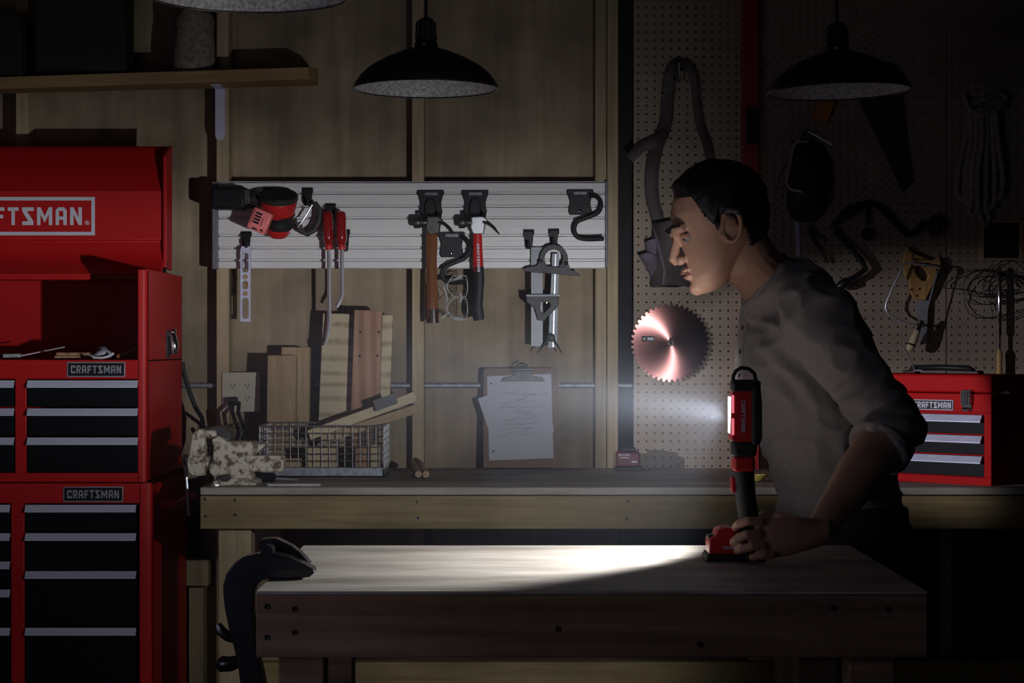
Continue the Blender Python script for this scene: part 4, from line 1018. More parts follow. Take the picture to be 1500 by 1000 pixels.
# two handled tool
t = thing('hand_nippers', 'small hand tool with two short wooden handles lying right of the basket', 'hand tool', BT(614,5.8))
for a, b in ((613,604),(624,613)):
    obj('handle', MB().tube([BT(a,5.66,.012), BT((a+b)/2,5.78,.02), BT(b,5.9,.034)], [.010,.012,.009], 10), TAN, t)
obj('jaw', MB().tube([BT(602,5.9,.034), BT(608,5.92,.036), BT(616,5.9,.034)], [.006,.010,.006], 8), DSTEEL, t)
obj('spring', MB().tube([BT(616,5.80,.022), BT(620,5.79,.034), BT(622,5.74,.02)], .003, 6), STEEL, t)
# battery on the bench by the wall
t = thing('battery_pack', 'red and black tool battery standing on the back bench below the saw blade', 'battery', BT(921,6.0))
obj('case', MB().box(BT(904,6.0,.012)+V((0,0,0)), BT(938,6.0,.058)+V((0,.075,0))), REDSHADE, t, bevel=.006)
obj('base', MB().box(BT(902,5.998,.0005), BT(943,5.998,.0118)+V((0,.08,0))), BLK, t, bevel=.003)
obj('terminal', MB().box(BT(910,6.01,.0585), BT(932,6.01,.070)+V((0,.05,0))), BLK, t, bevel=.003)
mb = MB(); text(mb, 'CRAFTSMAN', BT(906,5.9995,.046), (1,0,0), (0,0,1), .0052, .034); mb.box(BT(908,5.9995,.041), BT(922,5.9990,.039)).box(BT(925,5.9995,.030), BT(933,5.9990,.026))
obj('lettering', mb, PAPER, t)
# yellow looped cord by the man
t = tag(obj('cord_loop', MB().tube([BT(1106+14*math.cos(a)+i*2, 5.52+.025*math.sin(a)+.004*i, .006+.012*(.5+.5*math.sin(a+i))) for i in range(3) for a in [j*.42 for j in range(15)]], .003, 6), YELLOW), 'small loop of yellow cord on the back bench beside the man', 'cord')

# ================================================================ red toolbox, turned towards the light
th_ = R(137); ux = V((math.cos(th_), math.sin(th_), 0)); uy = V((-ux.y, ux.x, 0))   # ux runs left along the front
if uy.y < 0: uy = -uy
tbo = BT(1452, 5.35, .0)
MT = Matrix((-ux, uy, V((0,0,1)))).transposed().to_4x4(); MT.translation = tbo
W_, DP_, HT = .42, .22, Z(549,5.35)-BZ
tb = thing('tool_box', 'red three drawer tool box with a top handle on the bench behind the man', 'tool box', tbo)
def TB(): 
    m = MB(); m.m = MT; return m
kt = 5.35/FPX
zh = lambda py: Z(py,5.35)-BZ
obj('carcass', TB().box((-W_,.012,.0008),(0,DP_,zh(577))), RED2, tb, bevel=.004)
obj('lid', TB().box((-W_,.001,zh(576)),(0,DP_,HT)), RED2, tb, bevel=.006)
obj('front_rail', TB().box((-W_,0,zh(605)),(0,.0125,zh(577.5))), RED2, tb, bevel=.0015)
obj('front_rail', TB().box((-W_,0,.0005),(0,.0125,zh(700))), RED2, tb, bevel=.0015)
for x0, x1 in ((-.022,0),(-W_,-W_+.022)): obj('stile', TB().box((x0,0,zh(700)),(x1,.0125,zh(605))), RED2, tb, bevel=.001)
for a, b in ((607,637.5),(637.5,667.5),(667.5,700)):
    dr = obj('drawer', TB().box((-W_+.023,.002,zh(b-1)),(-.023,.02,zh(a+1))), DRAWER, tb, bevel=.001)
    z1, z0 = zh(a+1.5), zh(a+12)
    m = TB(); m.prism([(-.001,z1),(-.006,z1),(-.016,z0+.003),(-.016,z0),(-.012,z0),(-.004,z1-.004),(-.001,z1-.004)], (-W_+.025,0,0), (0,1,0), (0,0,1), W_-.050)
    obj('pull', m, ALU, dr, smooth=False)
bd = obj('badge', TB().box((-.245,-.003,zh(602.5)),(-.115,0,zh(587))), SILVERP, tb, bevel=.0006)
obj('badge_field', TB().box((-.243,-.0036,zh(601.3)),(-.117,-.003,zh(588.2))), BLK, bd)
m = TB(); text(m, 'CRAFTSMAN', (-.239,-.0037,zh(599.5)), (1,0,0), (0,0,1), zh(590.2)-zh(599.5), .118)
obj('lettering', m, WHITE, bd)
for xc in (-.072, -W_+.072):
    lt = obj('latch', TB().box((xc-.016,-.004,zh(601)),(xc+.016,.001,zh(571))), CHROME, tb, bevel=.002)
    m = TB()
    for dx in (-.012, -.004, .004, .012): m.cyl((xc+dx,-.008,zh(594)), (xc+dx,-.008,zh(573)), .0042, n=8)
    m.cyl((xc-.010,-.010,zh(600)), (xc+.010,-.010,zh(600)), .005, n=8)
    obj('latch_lever', m, CHROME, lt)
hl = obj('carry_handle', TB().tube([(-.31,.10,HT+.006),(-.30,.09,HT+.016),(-.21,.085,HT+.018),(-.12,.09,HT+.016),(-.11,.10,HT+.006)], .0085, 10), BLK, tb)
for xc in (-.31, -.11): obj('handle_mount', TB().box((xc-.022,.085,HT),(xc+.022,.118,HT+.010)), CHROME, hl, bevel=.003)
obj('side_handle', TB().tube([(0,.05,zh(575)),(.02,.055,zh(575)),(.02,.17,zh(575)),(0,.175,zh(575))], .005, 8), DSTEEL, tb)
t = tag(obj('bent_wire', MB().tube([P(1316,506,5.75), P(1325,512,5.72), P(1333,526,5.66), P(1341,543,5.58), BT(1344,5.56,HT+.010), BT(1352,5.55,HT+.008)], .0024, 6), STEEL), 'thin bent steel wire standing on the red tool box behind its handle', 'wire')

# ================================================================ front table with clamp and work light
tb_ = thing('work_table', 'front wooden work table with a pale worn top and dark side rail', 'table', (.13, -2.7, 0))
tx0, tx1, ty0, ty1 = X(374,3.07), X(1359,3.07), CAMY+3.07, CAMY+3.775
obj('tabletop', MB().box((tx0, ty0, BZ-.005), (tx1, ty1, BZ)), TTOP, tb_, bevel=.0015)
fr_ = obj('front_rail', MB().box((tx0+.001, ty0+.001, BZ-.103), (tx1, ty0+.039, BZ-.0055)), DKW, tb_, bevel=.002)
for x, y in ((391,888),(391,933),(431.5,891.5),(431.5,926),(817,921),(1025,944),(1220,890),(1300,892)):
    obj('screw', MB().lathe([(.0042,0),(.0042,.002),(.0018,.0012)], P(x,y,3.0705), (0,-1,0), 10), BLK, fr_)
obj('back_rail', MB().box((tx0+.001, ty1-.039, BZ-.103), (tx1, ty1-.001, BZ-.0055)), DKW, tb_, bevel=.002)
for x0, x1 in ((tx0+.001, tx0+.039), (tx1-.039, tx1)): obj('end_rail', MB().box((x0, ty0+.040, BZ-.103), (x1, ty1-.040, BZ-.0055)), DKW, tb_, bevel=.002)
lx = X(410,3.13)
for x0 in (lx, tx1-.115):
    for y0 in (ty0+.04, ty1-.112): obj('leg', MB().box((x0, y0, 0), (x0+.072, y0+.072, BZ-.0055)), DKW, tb_, bevel=.003)
obj('cross_brace', MB().box((lx+.02, ty1-.15, .20), (tx1-.06, ty1-.113, .29)), DKW, tb_, bevel=.002)

cl = thing('bar_clamp', 'heavy black iron clamp gripping the left end of the front table', 'clamp', P(395,845,3.24))
cd = 3.24; kc = cd/FPX
def cp(pts, yn, yf, name, m=IRON, bevel=.007):
    mb = MB(); mb.prism([((x-395)*kc, (845-y)*kc) for x, y in pts], P(395,845,cd)+V((0,yf,0)), (1,0,0), (0,0,1), yf-yn)
    return obj(name, mb, m, cl, bevel=bevel, seg=3)
cp([(463,836),(460,831),(447,824),(425,814),(402,809),(380,809),(360,813),(345,823),(334,838),(329,856),(331,885),(337,915),(345,945),(352,980),(357,1020),(362,1090),(372,1140),(392,1160),(470,1160),(470,1132),(404,1128),(396,1090),(392,1020),(386,985),(379,958),(375,930),(372,895),(372,872),(376,857),(386,847.5),(398,845),(430,845.5),(455,843)][::-1], -.020, .022, 'frame', bevel=.009)
cp([(386,812),(376,806),(374,799),(379,793),(390,791),(402,791.5),(424,802),(437,812),(444,820),(452,829),(430,820),(405,811)][::-1], .03, .062, 'rear_jaw', bevel=.007)
obj('jaw_link', MB().cyl(P(392,806,cd)+V((0,-.01,0)), P(392,806,cd)+V((0,.05,0)), .010, n=12), IRON, cl)
obj('wing_handle', MB().tube([P(319,914,cd), P(323,923,cd), P(334,932,cd), P(348,937,cd)], [.006,.009,.0085,.007], 8), IRON, cl)
obj('knob', MB().tube([P(318,969,cd), P(324,972,cd), P(338,972,cd), P(352,967,cd)], [.008,.014,.013,.010], 10), IRON, cl)
obj('clamp_screw', MB().cyl(P(440,1175,cd), V((X(440,cd), CAMY+cd, BZ-.118)), .009, n=12), DSTEEL, cl)
obj('swivel_foot', MB().lathe([(.017,-.012),(.014,0)], V((X(440,cd), CAMY+cd, BZ-.105)), (0,0,1), 14), DSTEEL, cl)

LD = 3.52; kl = LD/FPX
wl = thing('work_light', 'red and black cordless work light standing on the front table, lens lit', 'work light', (X(1072,LD), CAMY+LD, BZ))
def WP(px, py, off=0): return P(px, py, LD) + V((0, off, 0))
def wp(pts, yn, yf, name, m, bevel=.003, parent=None, label=None):
    mb = MB(); mb.prism([((x-1080)*kl, (700-y)*kl) for x, y in pts], WP(1080,700,yf), (1,0,0), (0,0,1), yf-yn)
    return obj(name, mb, m, parent or wl, bevel=bevel, seg=3, label=label)
zt = 505+.382*FPX/LD
hdm = wp([(1070,644),(1068,632),(1069,582),(1072,571),(1100,571),(1100,646),(1078,646)], -.024, .024, 'lamp_head', REDP, .006)
wp([(1098,650),(1098,566),(1106,562),(1112,568),(1114,590),(1114,640),(1110,652)], -.027, .027, 'rear_bumper', RUB, .006)
wp([(1072,572.5),(1071,560),(1074,556),(1109,556),(1112,560),(1112,572.5)], -.026, .026, 'top_bumper', RUB, .005)
wp([(1072,668),(1071,646),(1108,646),(1106,668)], -.024, .024, 'swivel_neck', RUB, .006)
wp([(1072.5,690),(1072,668),(1104,667),(1105,690)], -.022, .022, 'collar', REDP, .006)
mb = MB().box(WP(1067.6,634,-.014), WP(1069.5,581,.014))
obj('lens', mb, LED, hdm, bevel=.001)
obj('lens_rail', MB().box(WP(1069.5,636,-.0265), WP(1073,612,-.0225)).box(WP(1069.5,604,-.0265), WP(1073,578,-.0225)), SLOT, hdm, bevel=.0005)
mb = MB(); text(mb, 'CRAFTSMAN', WP(1083.5, 586, -.0242), (0,0,-1), (1,0,0), 6*kl, 46*kl)
obj('lettering', mb, PAPER, hdm)
obj('hanging_hook', MB().tube([WP(1074,557,0), WP(1074,551,0), WP(1078,543,0), WP(1086,538.5,0), WP(1097,540,0), WP(1105,547,0), WP(1107,557,0)], .0034, 8), RUB, wl)
obj('grip', MB().tube([WP(1088,689,0), WP(1090,705,0), WP(1092,725,0), WP(1096,755,0), WP(1099,782,0)], [.0205,.0195,.0185,.0185,.021], 14), RUB, wl)
obj('trigger', MB().box(WP(1070,721,-.010), WP(1079,698,.010)), REDP, wl, bevel=.003)
wp([(1036,810),(1036,786),(1045,783),(1048,774),(1058,770),(1072,771),(1076,782),(1112,784),(1114,810)], -.032, .032, 'battery', REDP, .005)
mb = MB(); text(mb, 'CRAFTSMAN', WP(1056, 801.5, -.0322), (1,0,0), (0,0,1), 4.5*kl, 44*kl)
obj('lettering', mb, PAPER, wl.children[-1])
obj('battery_catch', MB().box(WP(1036,792,-.018), WP(1045,782,.018)), DSTEEL, wl.children[-2], bevel=.002)
wp([(1030,zt-.6),(1034,808),(1112,808),(1120,zt-.6)], -.040, .040, 'foot', RUB, .003)

# ================================================================ pendant lamps
def pendant(cx, rim, d, r, label, tilt=0):
    c = P(cx, rim, d); t = thing('pendant_lamp', label, 'lamp', c, 'bronze dome pendant lamps')
    ax = V((math.sin(tilt), 0, math.cos(tilt))); s = r/.182
    pr = [(.182,0),(.183,.002),(.178,.014),(.165,.033),(.140,.055),(.105,.075),(.065,.092),(.038,.101),(.028,.105)]
    obj('shade', MB().lathe([(a*s, b*s) for a, b in pr], c, ax, 48, caps=False), SHADEO, t)
    obj('shade_lining', MB().lathe([(a*s-.0022, b*s-.0012) for a, b in pr], c, ax, 48, caps=False), SHADEI, t)
    obj('rim', MB().tube([c + (ax.cross(V((0,1,0))).normalized()*math.cos(a)+V((0,1,0))*math.sin(a))*(r-.0005) for a in [2*math.pi*i/48 for i in range(48)]], .0022, 6, closed=True), SHADEO, t)
    cp_ = obj('socket_cap', MB().lathe([(.0285*s,.104*s),(.030*s,.112*s),(.0255*s,.120*s),(.0225*s,.168*s),(.017*s,.174*s),(.008*s,.178*s)], c, ax, 20), SHADEO, t)
    mb = MB()
    for i in range(10):
        a = 2*math.pi*i/10; e = V((math.cos(a),math.sin(a),0))
        mb.cyl(c+ax*.121*s+e*.0262*s, c+ax*.168*s+e*.0232*s, .0022*s, n=6)
    obj('rib', mb, DSTEEL, cp_)
    obj('bulb', MB().lathe([(.012*s,.104*s),(.014*s,.085*s),(.026*s,.062*s),(.030*s,.045*s),(.024*s,.028*s),(.008*s,.020*s)], c, ax, 16), BULB, t)
    top = c+ax*.176*s
    obj('cord', MB().tube([top, top+ax*.06, V((top.x+.06*ax.x, top.y, top.z+.2)), V((top.x+.06*ax.x, top.y, 2.74))], .0042, 8), BLK, t)
    obj('ceiling_rose', MB().lathe([(.05,0),(.045,.012),(.02,.024)], V((top.x+.06*ax.x, top.y, 2.7495)), (0,0,-1), 18), SHADEO, t)
pendant(624, 130, 4.95, .181, 'dark dome pendant lamp with white lining hanging before the middle stud')
pendant(1229, 134, 5.0, .180, 'dark dome pendant lamp hanging in front of the pegboard behind the man', R(-1.5))
pendant(363, -6, 3.74, .190, 'nearest dome pendant lamp, only its speckled rim in view over the shelf')
# ================================================================ the man
def fuse(name, mb, voxel, it=3, fac=.5):
    """one continuous skin over the overlapping solids of mb"""
    me = mesh_of(name+'_src', mb)
    o = bpy.data.objects.new(name+'_src', me); col.objects.link(o)
    r = o.modifiers.new('r', 'REMESH'); r.mode = 'VOXEL'; r.voxel_size = voxel
    s = o.modifiers.new('s', 'SMOOTH'); s.iterations = it; s.factor = fac
    dg = bpy.context.evaluated_depsgraph_get(); dg.update()
    out = bpy.data.meshes.new_from_object(o.evaluated_get(dg))
    out.name = name
    bpy.data.objects.remove(o); bpy.data.meshes.remove(me)
    return out
def lf(mb, pts, n=20, side=(0,1,0), grow=0.):
    """elliptical limb: points (location, radius across, radius along side)"""
    side = V(side).normalized(); rings = []
    k = len(pts)
    for i, (p, ra, rb) in enumerate(pts):
        t = (V(pts[min(i+1,k-1)][0]) - V(pts[max(i-1,0)][0])).normalized()
        a = t.cross(side).normalized(); b = a.cross(t).normalized()
        rings.append([V(p) + a*(ra+grow)*math.cos(2*math.pi*j/n) + b*(rb+grow)*math.sin(2*math.pi*j/n) for j in range(n)])
    return mb.loft(rings)
TD = 4.03
def tp(px, py, d=TD): return P(px, py, d)
torso = [(tp(1256,868),.105,.15), (tp(1250,835),.120,.165), (tp(1243,795),.120,.165), (tp(1236,750),.118,.16), (tp(1221,690),.120,.16), (tp(1203,620),.126,.172),
         (tp(1186,555),.130,.186), (tp(1174,505),.124,.190), (tp(1162,465),.108,.175), (tp(1150,435),.086,.125), (tp(1138,410),.066,.08)]
shl = P(1196,462,3.845); elb = P(1308,628,3.70); wri = P(1196,783,3.505)
shr = P(1176,462,4.215); elr = P(1262,640,4.26); wrr = P(1200,790,4.25)
uarm = lambda a, b: [(a + (a-b)*.10, .045, .045), (a, .066, .062), (a.lerp(b,.25), .063, .060), (a.lerp(b,.6), .056, .055), (a.lerp(b,.88), .051, .052), (b, .050, .051)]
farm = lambda a, b: [(a, .043, .043), (a.lerp(b,.2), .047, .046), (a.lerp(b,.45), .044, .042), (a.lerp(b,.75), .033, .031), (b, .026, .030)]
hipz = .92
legs = []
for dy, kx, ax in ((-.095,-.03,.05), (.10,.0,.10)):
    h_ = V((X(1252,TD), CAMY+TD+dy, hipz)); kn = h_ + V((kx-.01, 0, -.43)); an = kn + V((ax, 0, -.40))
    legs.append((h_, kn, an))
def leg_pts(h_, kn, an): return [(h_+V((0,0,.05)), .085,.07), (h_+V((0,0,-.05)), .088,.078), (h_.lerp(kn,.5), .074,.070), (kn, .056,.056), (kn.lerp(an,.3), .056,.054), (kn.lerp(an,.75), .040,.040), (an, .035,.037)]

man = thing('person', 'dark haired man in a taupe henley leaning over the table, hand on the light', 'person', (X(1256,TD), CAMY+TD, 0))
HCn = P(1057,333,3.97); pit = R(18)
hf = V((-math.cos(pit), 0, -math.sin(pit))); hu = V((-math.sin(pit), 0, math.cos(pit))); hs = V((0,-1,0))
def HP(F, U, S=0): return HCn + hf*F + hu*U + hs*S
def head(mb):
    rows = [(-.116,.078,.045,.016), (-.108,.090,.022,.032), (-.094,.094,.005,.045), (-.078,.093,-.014,.059), (-.06,.091,-.04,.065), (-.04,.090,-.07,.069), (-.012,.088,-.086,.072), (.02,.093,-.095,.076),
            (.05,.092,-.097,.078), (.08,.078,-.090,.074), (.104,.052,-.070,.058), (.118,.02,-.042,.036), (.123,-.005,-.02,.012)]
    rings = []
    for U, f0, b0, hw in rows:
        c, h = (f0+b0)/2, (f0-b0)/2
        rings.append([HP(c+h*math.copysign(abs(math.cos(a))**.9, math.cos(a)), U, hw*math.sin(a)*(1-.22*max(0, math.cos(a))**2)) for a in [2*math.pi*j/28 for j in range(28)]])
    mb.loft(rings)
    mb.tube([HP(.088,.012), HP(.102,-.012), HP(.110,-.030), HP(.104,-.042)], [.008,.0095,.0125,.010], 10)
    for s in (-1, 1):
        mb.ball(HP(.099,-.038,s*.012), .010, 8)
        mb.tube([HP(.078,.022,s*.05), HP(.092,.022,s*.030), HP(.095,.016,s*.006)], [.009,.011,.009], 8)
        # ear
        e = [HP(-.010+.019*math.cos(a)*1.0-.006*math.sin(a), -.004+.031*math.sin(a), s*(.078+.010*(1-math.cos(a))*.5)) for a in [2*math.pi*i/14 for i in range(14)]]
        mb.tube(e, .0052, 7, closed=True)
        mb.ball(HP(-.010,-.006,s*.077), (.016,.006,.024), 10, (hf, hs, hu))
    mb.ball(HP(.096,-.060), (.010,.022,.007), 10, (hf, hs, hu))
    mb.ball(HP(.093,-.074), (.009,.019,.007), 10, (hf, hs, hu))
    mb.ball(HP(.083,-.100), (.018,.022,.016), 10, (hf, hs, hu))
    return mb
def sculpt(me):
    for v in me.vertices:
        for s in (-1, 1):
            d = (v.co - HP(.090,.004,s*.031)).length
            if d < .03: v.co -= hf*.010*math.exp(-(d/.012)**2)
        d = (v.co - HP(.105,-.067)).length
        if d < .02:
            dd = (v.co - HCn).dot(hu) + .067
            v.co -= hf*.0035*math.exp(-(dd/.003)**2)*math.exp(-(d/.014)**4)
mb = MB(); head(mb)
nb = tp(1126,414)
lf(mb, [(HP(-.022,-.02), .058,.056), (HP(-.030,-.075), .058,.056), (nb.lerp(HP(-.03,-.075),.5), .057,.057), (nb, .062,.066), (tp(1158,455), .055,.065)])
lf(mb, torso[:-3] + [(tp(1162,465),.078,.14), (tp(1150,438),.055,.08), (tp(1132,418),.05,.06)], grow=-.012)
lf(mb, uarm(shl, elb), grow=-.012); lf(mb, farm(elb, wri)); mb.ball(elb, .044, 12)
lf(mb, uarm(shr, elr), grow=-.012); lf(mb, farm(elr, wrr)); mb.ball(elr, .044, 12)
for l in legs:
    lf(mb, leg_pts(*l), grow=-.012)
    an = l[2]; lf(mb, [(an+V((.05,0,-.045)),.03,.03), (an+V((0,0,-.05)),.04,.034), (an+V((-.09,0,-.066)),.024,.036), (an+V((-.16,0,-.074)),.015,.036)])
# left hand: palm away from the camera, fingers closed round the grip
hd_ = 3.468
def hp(px, py, d=hd_): return P(px, py, d)
pk = [(1119,766),(1117,783),(1123,799),(1136,811)]
rings = []
for px, yc, hh, tt, d in ((1216,776,17,.022,3.502),(1204,779,19,.023,3.498),(1190,781,22,.022,3.490),(1170,782,26,.020,3.480),(1150,785,29,.018,3.473),(1132,787,29,.0155,3.468),(1119,786,26,.0125,3.466),(1114,786,22,.008,3.466)):
    rings.append([hp(px + 7*((yc + hh*math.cos(a))-786)/28*(1 if yc+hh*math.cos(a) > 790 else 0), yc + hh*math.cos(a), d + tt*math.sin(a)) for a in [2*math.pi*j/18 for j in range(18)]])
mb.loft(rings)
fr_px = [[(1126,767,3.470),(1112,764,3.455),(1096,763,3.449),(1083,767,3.460),(1077,772,3.482),(1079,776,3.50)],
         [(1126,784,3.470),(1110,782,3.452),(1093,783,3.443),(1080,789,3.452),(1074,794,3.472),(1076,797,3.482)],
         [(1132,799,3.470),(1116,799,3.452),(1100,800,3.444),(1087,804,3.450),(1080,807,3.466),(1082,808,3.476)],
         [(1143,809,3.472),(1130,812,3.456),(1118,813,3.449),(1107,815,3.452),(1101,816,3.464),(1102,816,3.474)]]
for pts, r in zip(fr_px, (.0086,.0088,.0083,.0074)):
    mb.tube([hp(*p) for p in pts], [r*1.05, r*1.06, r, r*.98, r*.90, r*.62], 10)
    mb.ball(hp(*pts[1]), r*1.12, 8)
mb.tube([hp(1176,772,3.50), hp(1158,763,3.528), hp(1138,756,3.548), hp(1120,754,3.556), hp(1108,757,3.556)], [.016,.014,.0115,.0105,.007], 10)
# right hand, hanging behind him
t_ = (wrr-elr).normalized()
mb.ball(wrr+t_*.05, (.042,.016,.05), 12)
for i in range(4):
    q = wrr+t_*.085+V((-.028+.019*i,0,.004)); mb.tube([q, q+t_*.035+V((0,-.004,0)), q+t_*.06+V((0,-.014,0)), q+t_*.072+V((0,-.026,0))], [.0085,.008,.0075,.005], 8)
mb.tube([wrr+t_*.03+V((-.03,-.005,0)), wrr+t_*.06+V((-.05,-.02,0)), wrr+t_*.085+V((-.05,-.03,0))], [.013,.011,.007], 8)
body = fuse('body', mb, .0024, 6)
sculpt(body)
for p in body.polygons: p.use_smooth = True
obj('body', body, SKIN, man)
# hair grown off the scalp
hm = MB(); head(hm); hmesh = fuse('hair', hm, .004, 3)
def hairline(F):
    tab = [(-.2,-.085),(-.04,-.078),(-.033,-.055),(-.028,.012),(.004,.022),(.012,-.020),(.018,.004),(.036,.033),(.043,.074),(.08,.089),(.2,.095)]
    for (a, b), (c, d) in zip(tab, tab[1:]):
        if F <= c: return b + (d-b)*(F-a)/(c-a)
    return .09
bm = bmesh.new(); bm.from_mesh(hmesh); bm.normal_update()
loc = {}
for v in bm.verts:
    q = v.co - HCn; loc[v] = (q.dot(hf), q.dot(hu), q.dot(hs))
dead = [f for f in bm.faces if any(loc[v][1] < hairline(loc[v][0])-.003 for v in f.verts)]
bmesh.ops.delete(bm, geom=dead, context='FACES')
mv = {}
for v in bm.verts:
    F, U, S = loc[v]; h = U - hairline(F)
    s = max(0, min(1, (h+.004)/.028)); s = s*s*(3-2*s)
    st = noise.noise(V((F*35, U*60, S*110)))*.003 + noise.noise(V((F*90, U*160, S*260)))*.0016
    top = max(0, U-.05)/.07
    mv[v] = v.normal*(.0012 + s*(.010 + .003*top + st)) + hf*.006*top*s
for v, m_ in mv.items(): v.co += m_
bm.to_mesh(hmesh); bm.free()
for p in hmesh.polygons: p.use_smooth = True
obj('hair', hmesh, HAIR, man)
for s in (-1, 1):
    ey = obj('eye', MB().ball(HP(.0715,.003,s*.031), .0125, 14), EYE, man)
    obj('iris', MB().ball(HP(.0805,.001,s*.032), (.0048,.0055,.0055), 10, (hf, hs, hu)), BLK, ey)
    obj('eyelid', MB().tube([HP(.073,.003,s*.046), HP(.081,.0062,s*.038), HP(.0835,.0066,s*.028), HP(.082,.004,s*.019)], .0055, 8), SKIN, ey)
    obj('eyebrow', MB().tube([HP(.104,.021,s*.010), HP(.1035,.027,s*.022), HP(.096,.031,s*.038), HP(.083,.026,s*.053)], [.003,.0045,.004,.002], 8, .8), HAIR, man)
obj('lips', MB().tube([HP(.094,-.066,.021), HP(.1025,-.064,.010), HP(.1045,-.0635,0), HP(.1025,-.064,-.010), HP(.094,-.066,-.021)], [.002,.0036,.0040,.0036,.002], 7, .7)
    .tube([HP(.092,-.070,.019), HP(.099,-.0725,.009), HP(.101,-.073,0), HP(.099,-.0725,-.009), HP(.092,-.070,-.019)], [.002,.0038,.0042,.0038,.002], 7, .7), LIP, man)

# shirt
mb = MB()
lf(mb, torso[:-2] + [(tp(1150,436),.088,.125)] + [(tp(1119,411),.069,.082)])
c = .014
lf(mb, [(a, r1+c*.35, r2+c*.35) for a, r1, r2 in uarm(shl, elb)] + [(elb.lerp(wri,.10)+V((0,-.004,0)), .060,.060), (elb.lerp(wri,.20), .058,.058)], 24)
lf(mb, [(a, r1+c*.35, r2+c*.35) for a, r1, r2 in uarm(shr, elr)] + [(elr.lerp(wrr,.10), .060,.060), (elr.lerp(wrr,.20), .058,.058)], 24)
for s_h, e_h in ((shl, elb), (shr, elr)):
    lf(mb, [(tp(1143,428), .066,.05), (tp(1160,445).lerp(s_h,.5)+V((0,0,.012)), .062,.06), (s_h, .064,.062)], 20, side=(.5,0,.8))
    mb.ball(e_h, .059, 14)
smesh = fuse('shirt', mb, .0058, 6)
axu = (elb-shl).normalized()
bm = bmesh.new(); bm.from_mesh(smesh); bm.normal_update()
mv = {}
for v in bm.verts:
    q = v.co
    f = noise.noise(q*9)*.009 + (1-abs(noise.noise(V((q.x*14+q.z*10, q.y*7, q.z*14-q.x*6)))))**3*.010
    d1 = (q-elb.lerp(wri,.05)).length
    if d1 < .16:                                      # bunched sleeve folds near the elbow
        s = (q-shl).dot(axu); f += math.sin(s*150+6*noise.noise(q*12))*.007*math.exp(-(d1/.10)**2)
    d2 = (q-P(1180,545,3.9)).length
    if d2 < .2: f += math.sin((q.x*.6+q.z*.8)*95+5*noise.noise(q*8))*.008*math.exp(-(d2/.09)**2)
    d3 = (q-tp(1225,760)).length
    f += math.sin((q.z*.9-q.x*.35)*60+6*noise.noise(q*6))*.006*math.exp(-(d3/.22)**2)
    mv[v] = v.normal*(f-.003)
for v, m_ in mv.items(): v.co += m_
bm.to_mesh(smesh); bm.free()
for p in smesh.polygons: p.use_smooth = True
so = obj('shirt', smesh, SHIRT, man)
def ring_at(pts, i, g, n=24, side=(0,1,0)):
    side = V(side); p, ra, rb = pts[i]; t = (V(pts[min(i+1,len(pts)-1)][0])-V(pts[max(i-1,0)][0])).normalized()
    a = t.cross(side).normalized(); b = a.cross(t)
    return [p + a*(ra+g)*math.cos(2*math.pi*j/n) + b*(rb+g)*math.sin(2*math.pi*j/n) for j in range(n)]
obj('collar', MB().tube(ring_at([(tp(1150,434),0,0),(tp(1119,411),.069,.082),(tp(1088,388),0,0)], 1, -.003), .0055, 8, closed=True), SHIRT, so)
for e_h, w_h in ((elb, wri), (elr, wrr)):
    cuff = [(e_h.lerp(w_h,.1),0,0),(e_h.lerp(w_h,.185),.058,.058),(e_h.lerp(w_h,.3),0,0)]
    obj('rolled_cuff', MB().tube(ring_at(cuff, 1, -.004), .0075, 8, closed=True), SHIRT, so)
front = [tp(1094,452), tp(1091,480), tp(1087,515), tp(1086,550), tp(1088,575)]
obj('placket', MB().tube(front, .014, 8, .35, up=(0,1,0)), SHIRT, so)
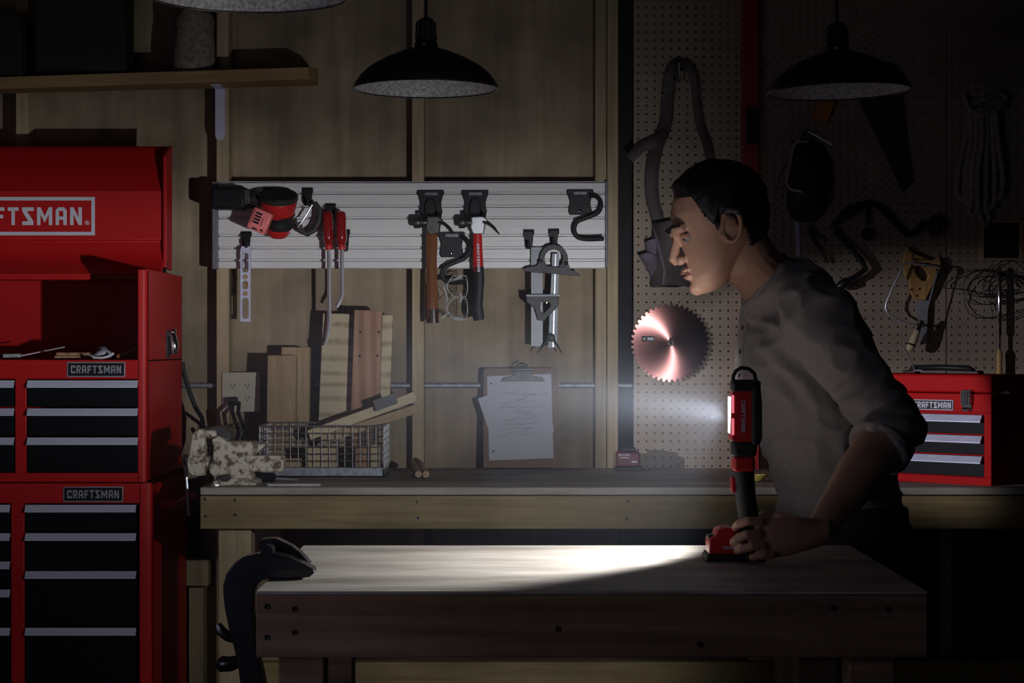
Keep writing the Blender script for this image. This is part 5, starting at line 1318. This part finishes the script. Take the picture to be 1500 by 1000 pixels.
for p in front[:4]: obj('button', MB().lathe([(.0055,0),(.0055,.003)], p+V((-.004,-.002,0)), (-1,0,.1), 10), RUB, so)
mb = MB()
lf(mb, [(tp(1258,885),.10,.15), (tp(1254,850),.122,.168), (tp(1250,830),.120,.166)])
for l in legs: lf(mb, leg_pts(*l), grow=.006)
jm = fuse('trousers', mb, .008, 5)
for p in jm.polygons: p.use_smooth = True
obj('trousers', jm, JEANS, man)
for l in legs:
    an = l[2]; mb = MB()
    lf(mb, [(an+V((.065,0,-.055)),.030,.034), (an+V((.02,0,-.045)),.048,.043), (an+V((-.05,0,-.052)),.042,.044), (an+V((-.12,0,-.066)),.030,.047), (an+V((-.17,0,-.072)),.024,.042), (an+V((-.195,0,-.075)),.014,.025)])
    sm = fuse('shoe', mb, .005, 3)
    zmin = min(v.co.z for v in sm.vertices)
    for v in sm.vertices:
        if v.co.z < .012: v.co.z = max(.001, v.co.z)
    sh_ = obj('shoe', sm, LEATH, man)

# ================================================================ dusty air in the room
m, nt, N, L = mk('dusty_air')
N.remove(N['Principled BSDF'])
vs_ = N.new('ShaderNodeVolumeScatter'); vs_.inputs['Color'].default_value = (.78,.84,1,1)
tc_ = N.new('ShaderNodeTexCoord'); mp_ = N.new('ShaderNodeMapping'); gr_ = N.new('ShaderNodeTexGradient'); gr_.gradient_type = 'SPHERICAL'
mp_.inputs['Scale'].default_value = (1/1.0, 1/1.0, 1/.8)
HZC = V((.2, -2.3, 1.17))
mm_ = N.new('ShaderNodeMath'); mm_.operation = 'MULTIPLY'; mm_.inputs[1].default_value = .033
L.new(tc_.outputs['Object'], mp_.inputs[0]); L.new(mp_.outputs[0], gr_.inputs[0]); L.new(gr_.outputs[0], mm_.inputs[0]); L.new(mm_.outputs[0], vs_.inputs['Density'])
L.new(vs_.outputs[0], N['Material Output'].inputs['Volume'])
hz_ = obj('haze', MB().ball((0,0,0), (.98,.98,.78), 24), m)
hz_.location = HZC
hz_['kind'] = 'stuff'; hz_['label'] = 'thin dusty haze glowing in the beam of the work light'; hz_['category'] = 'haze'
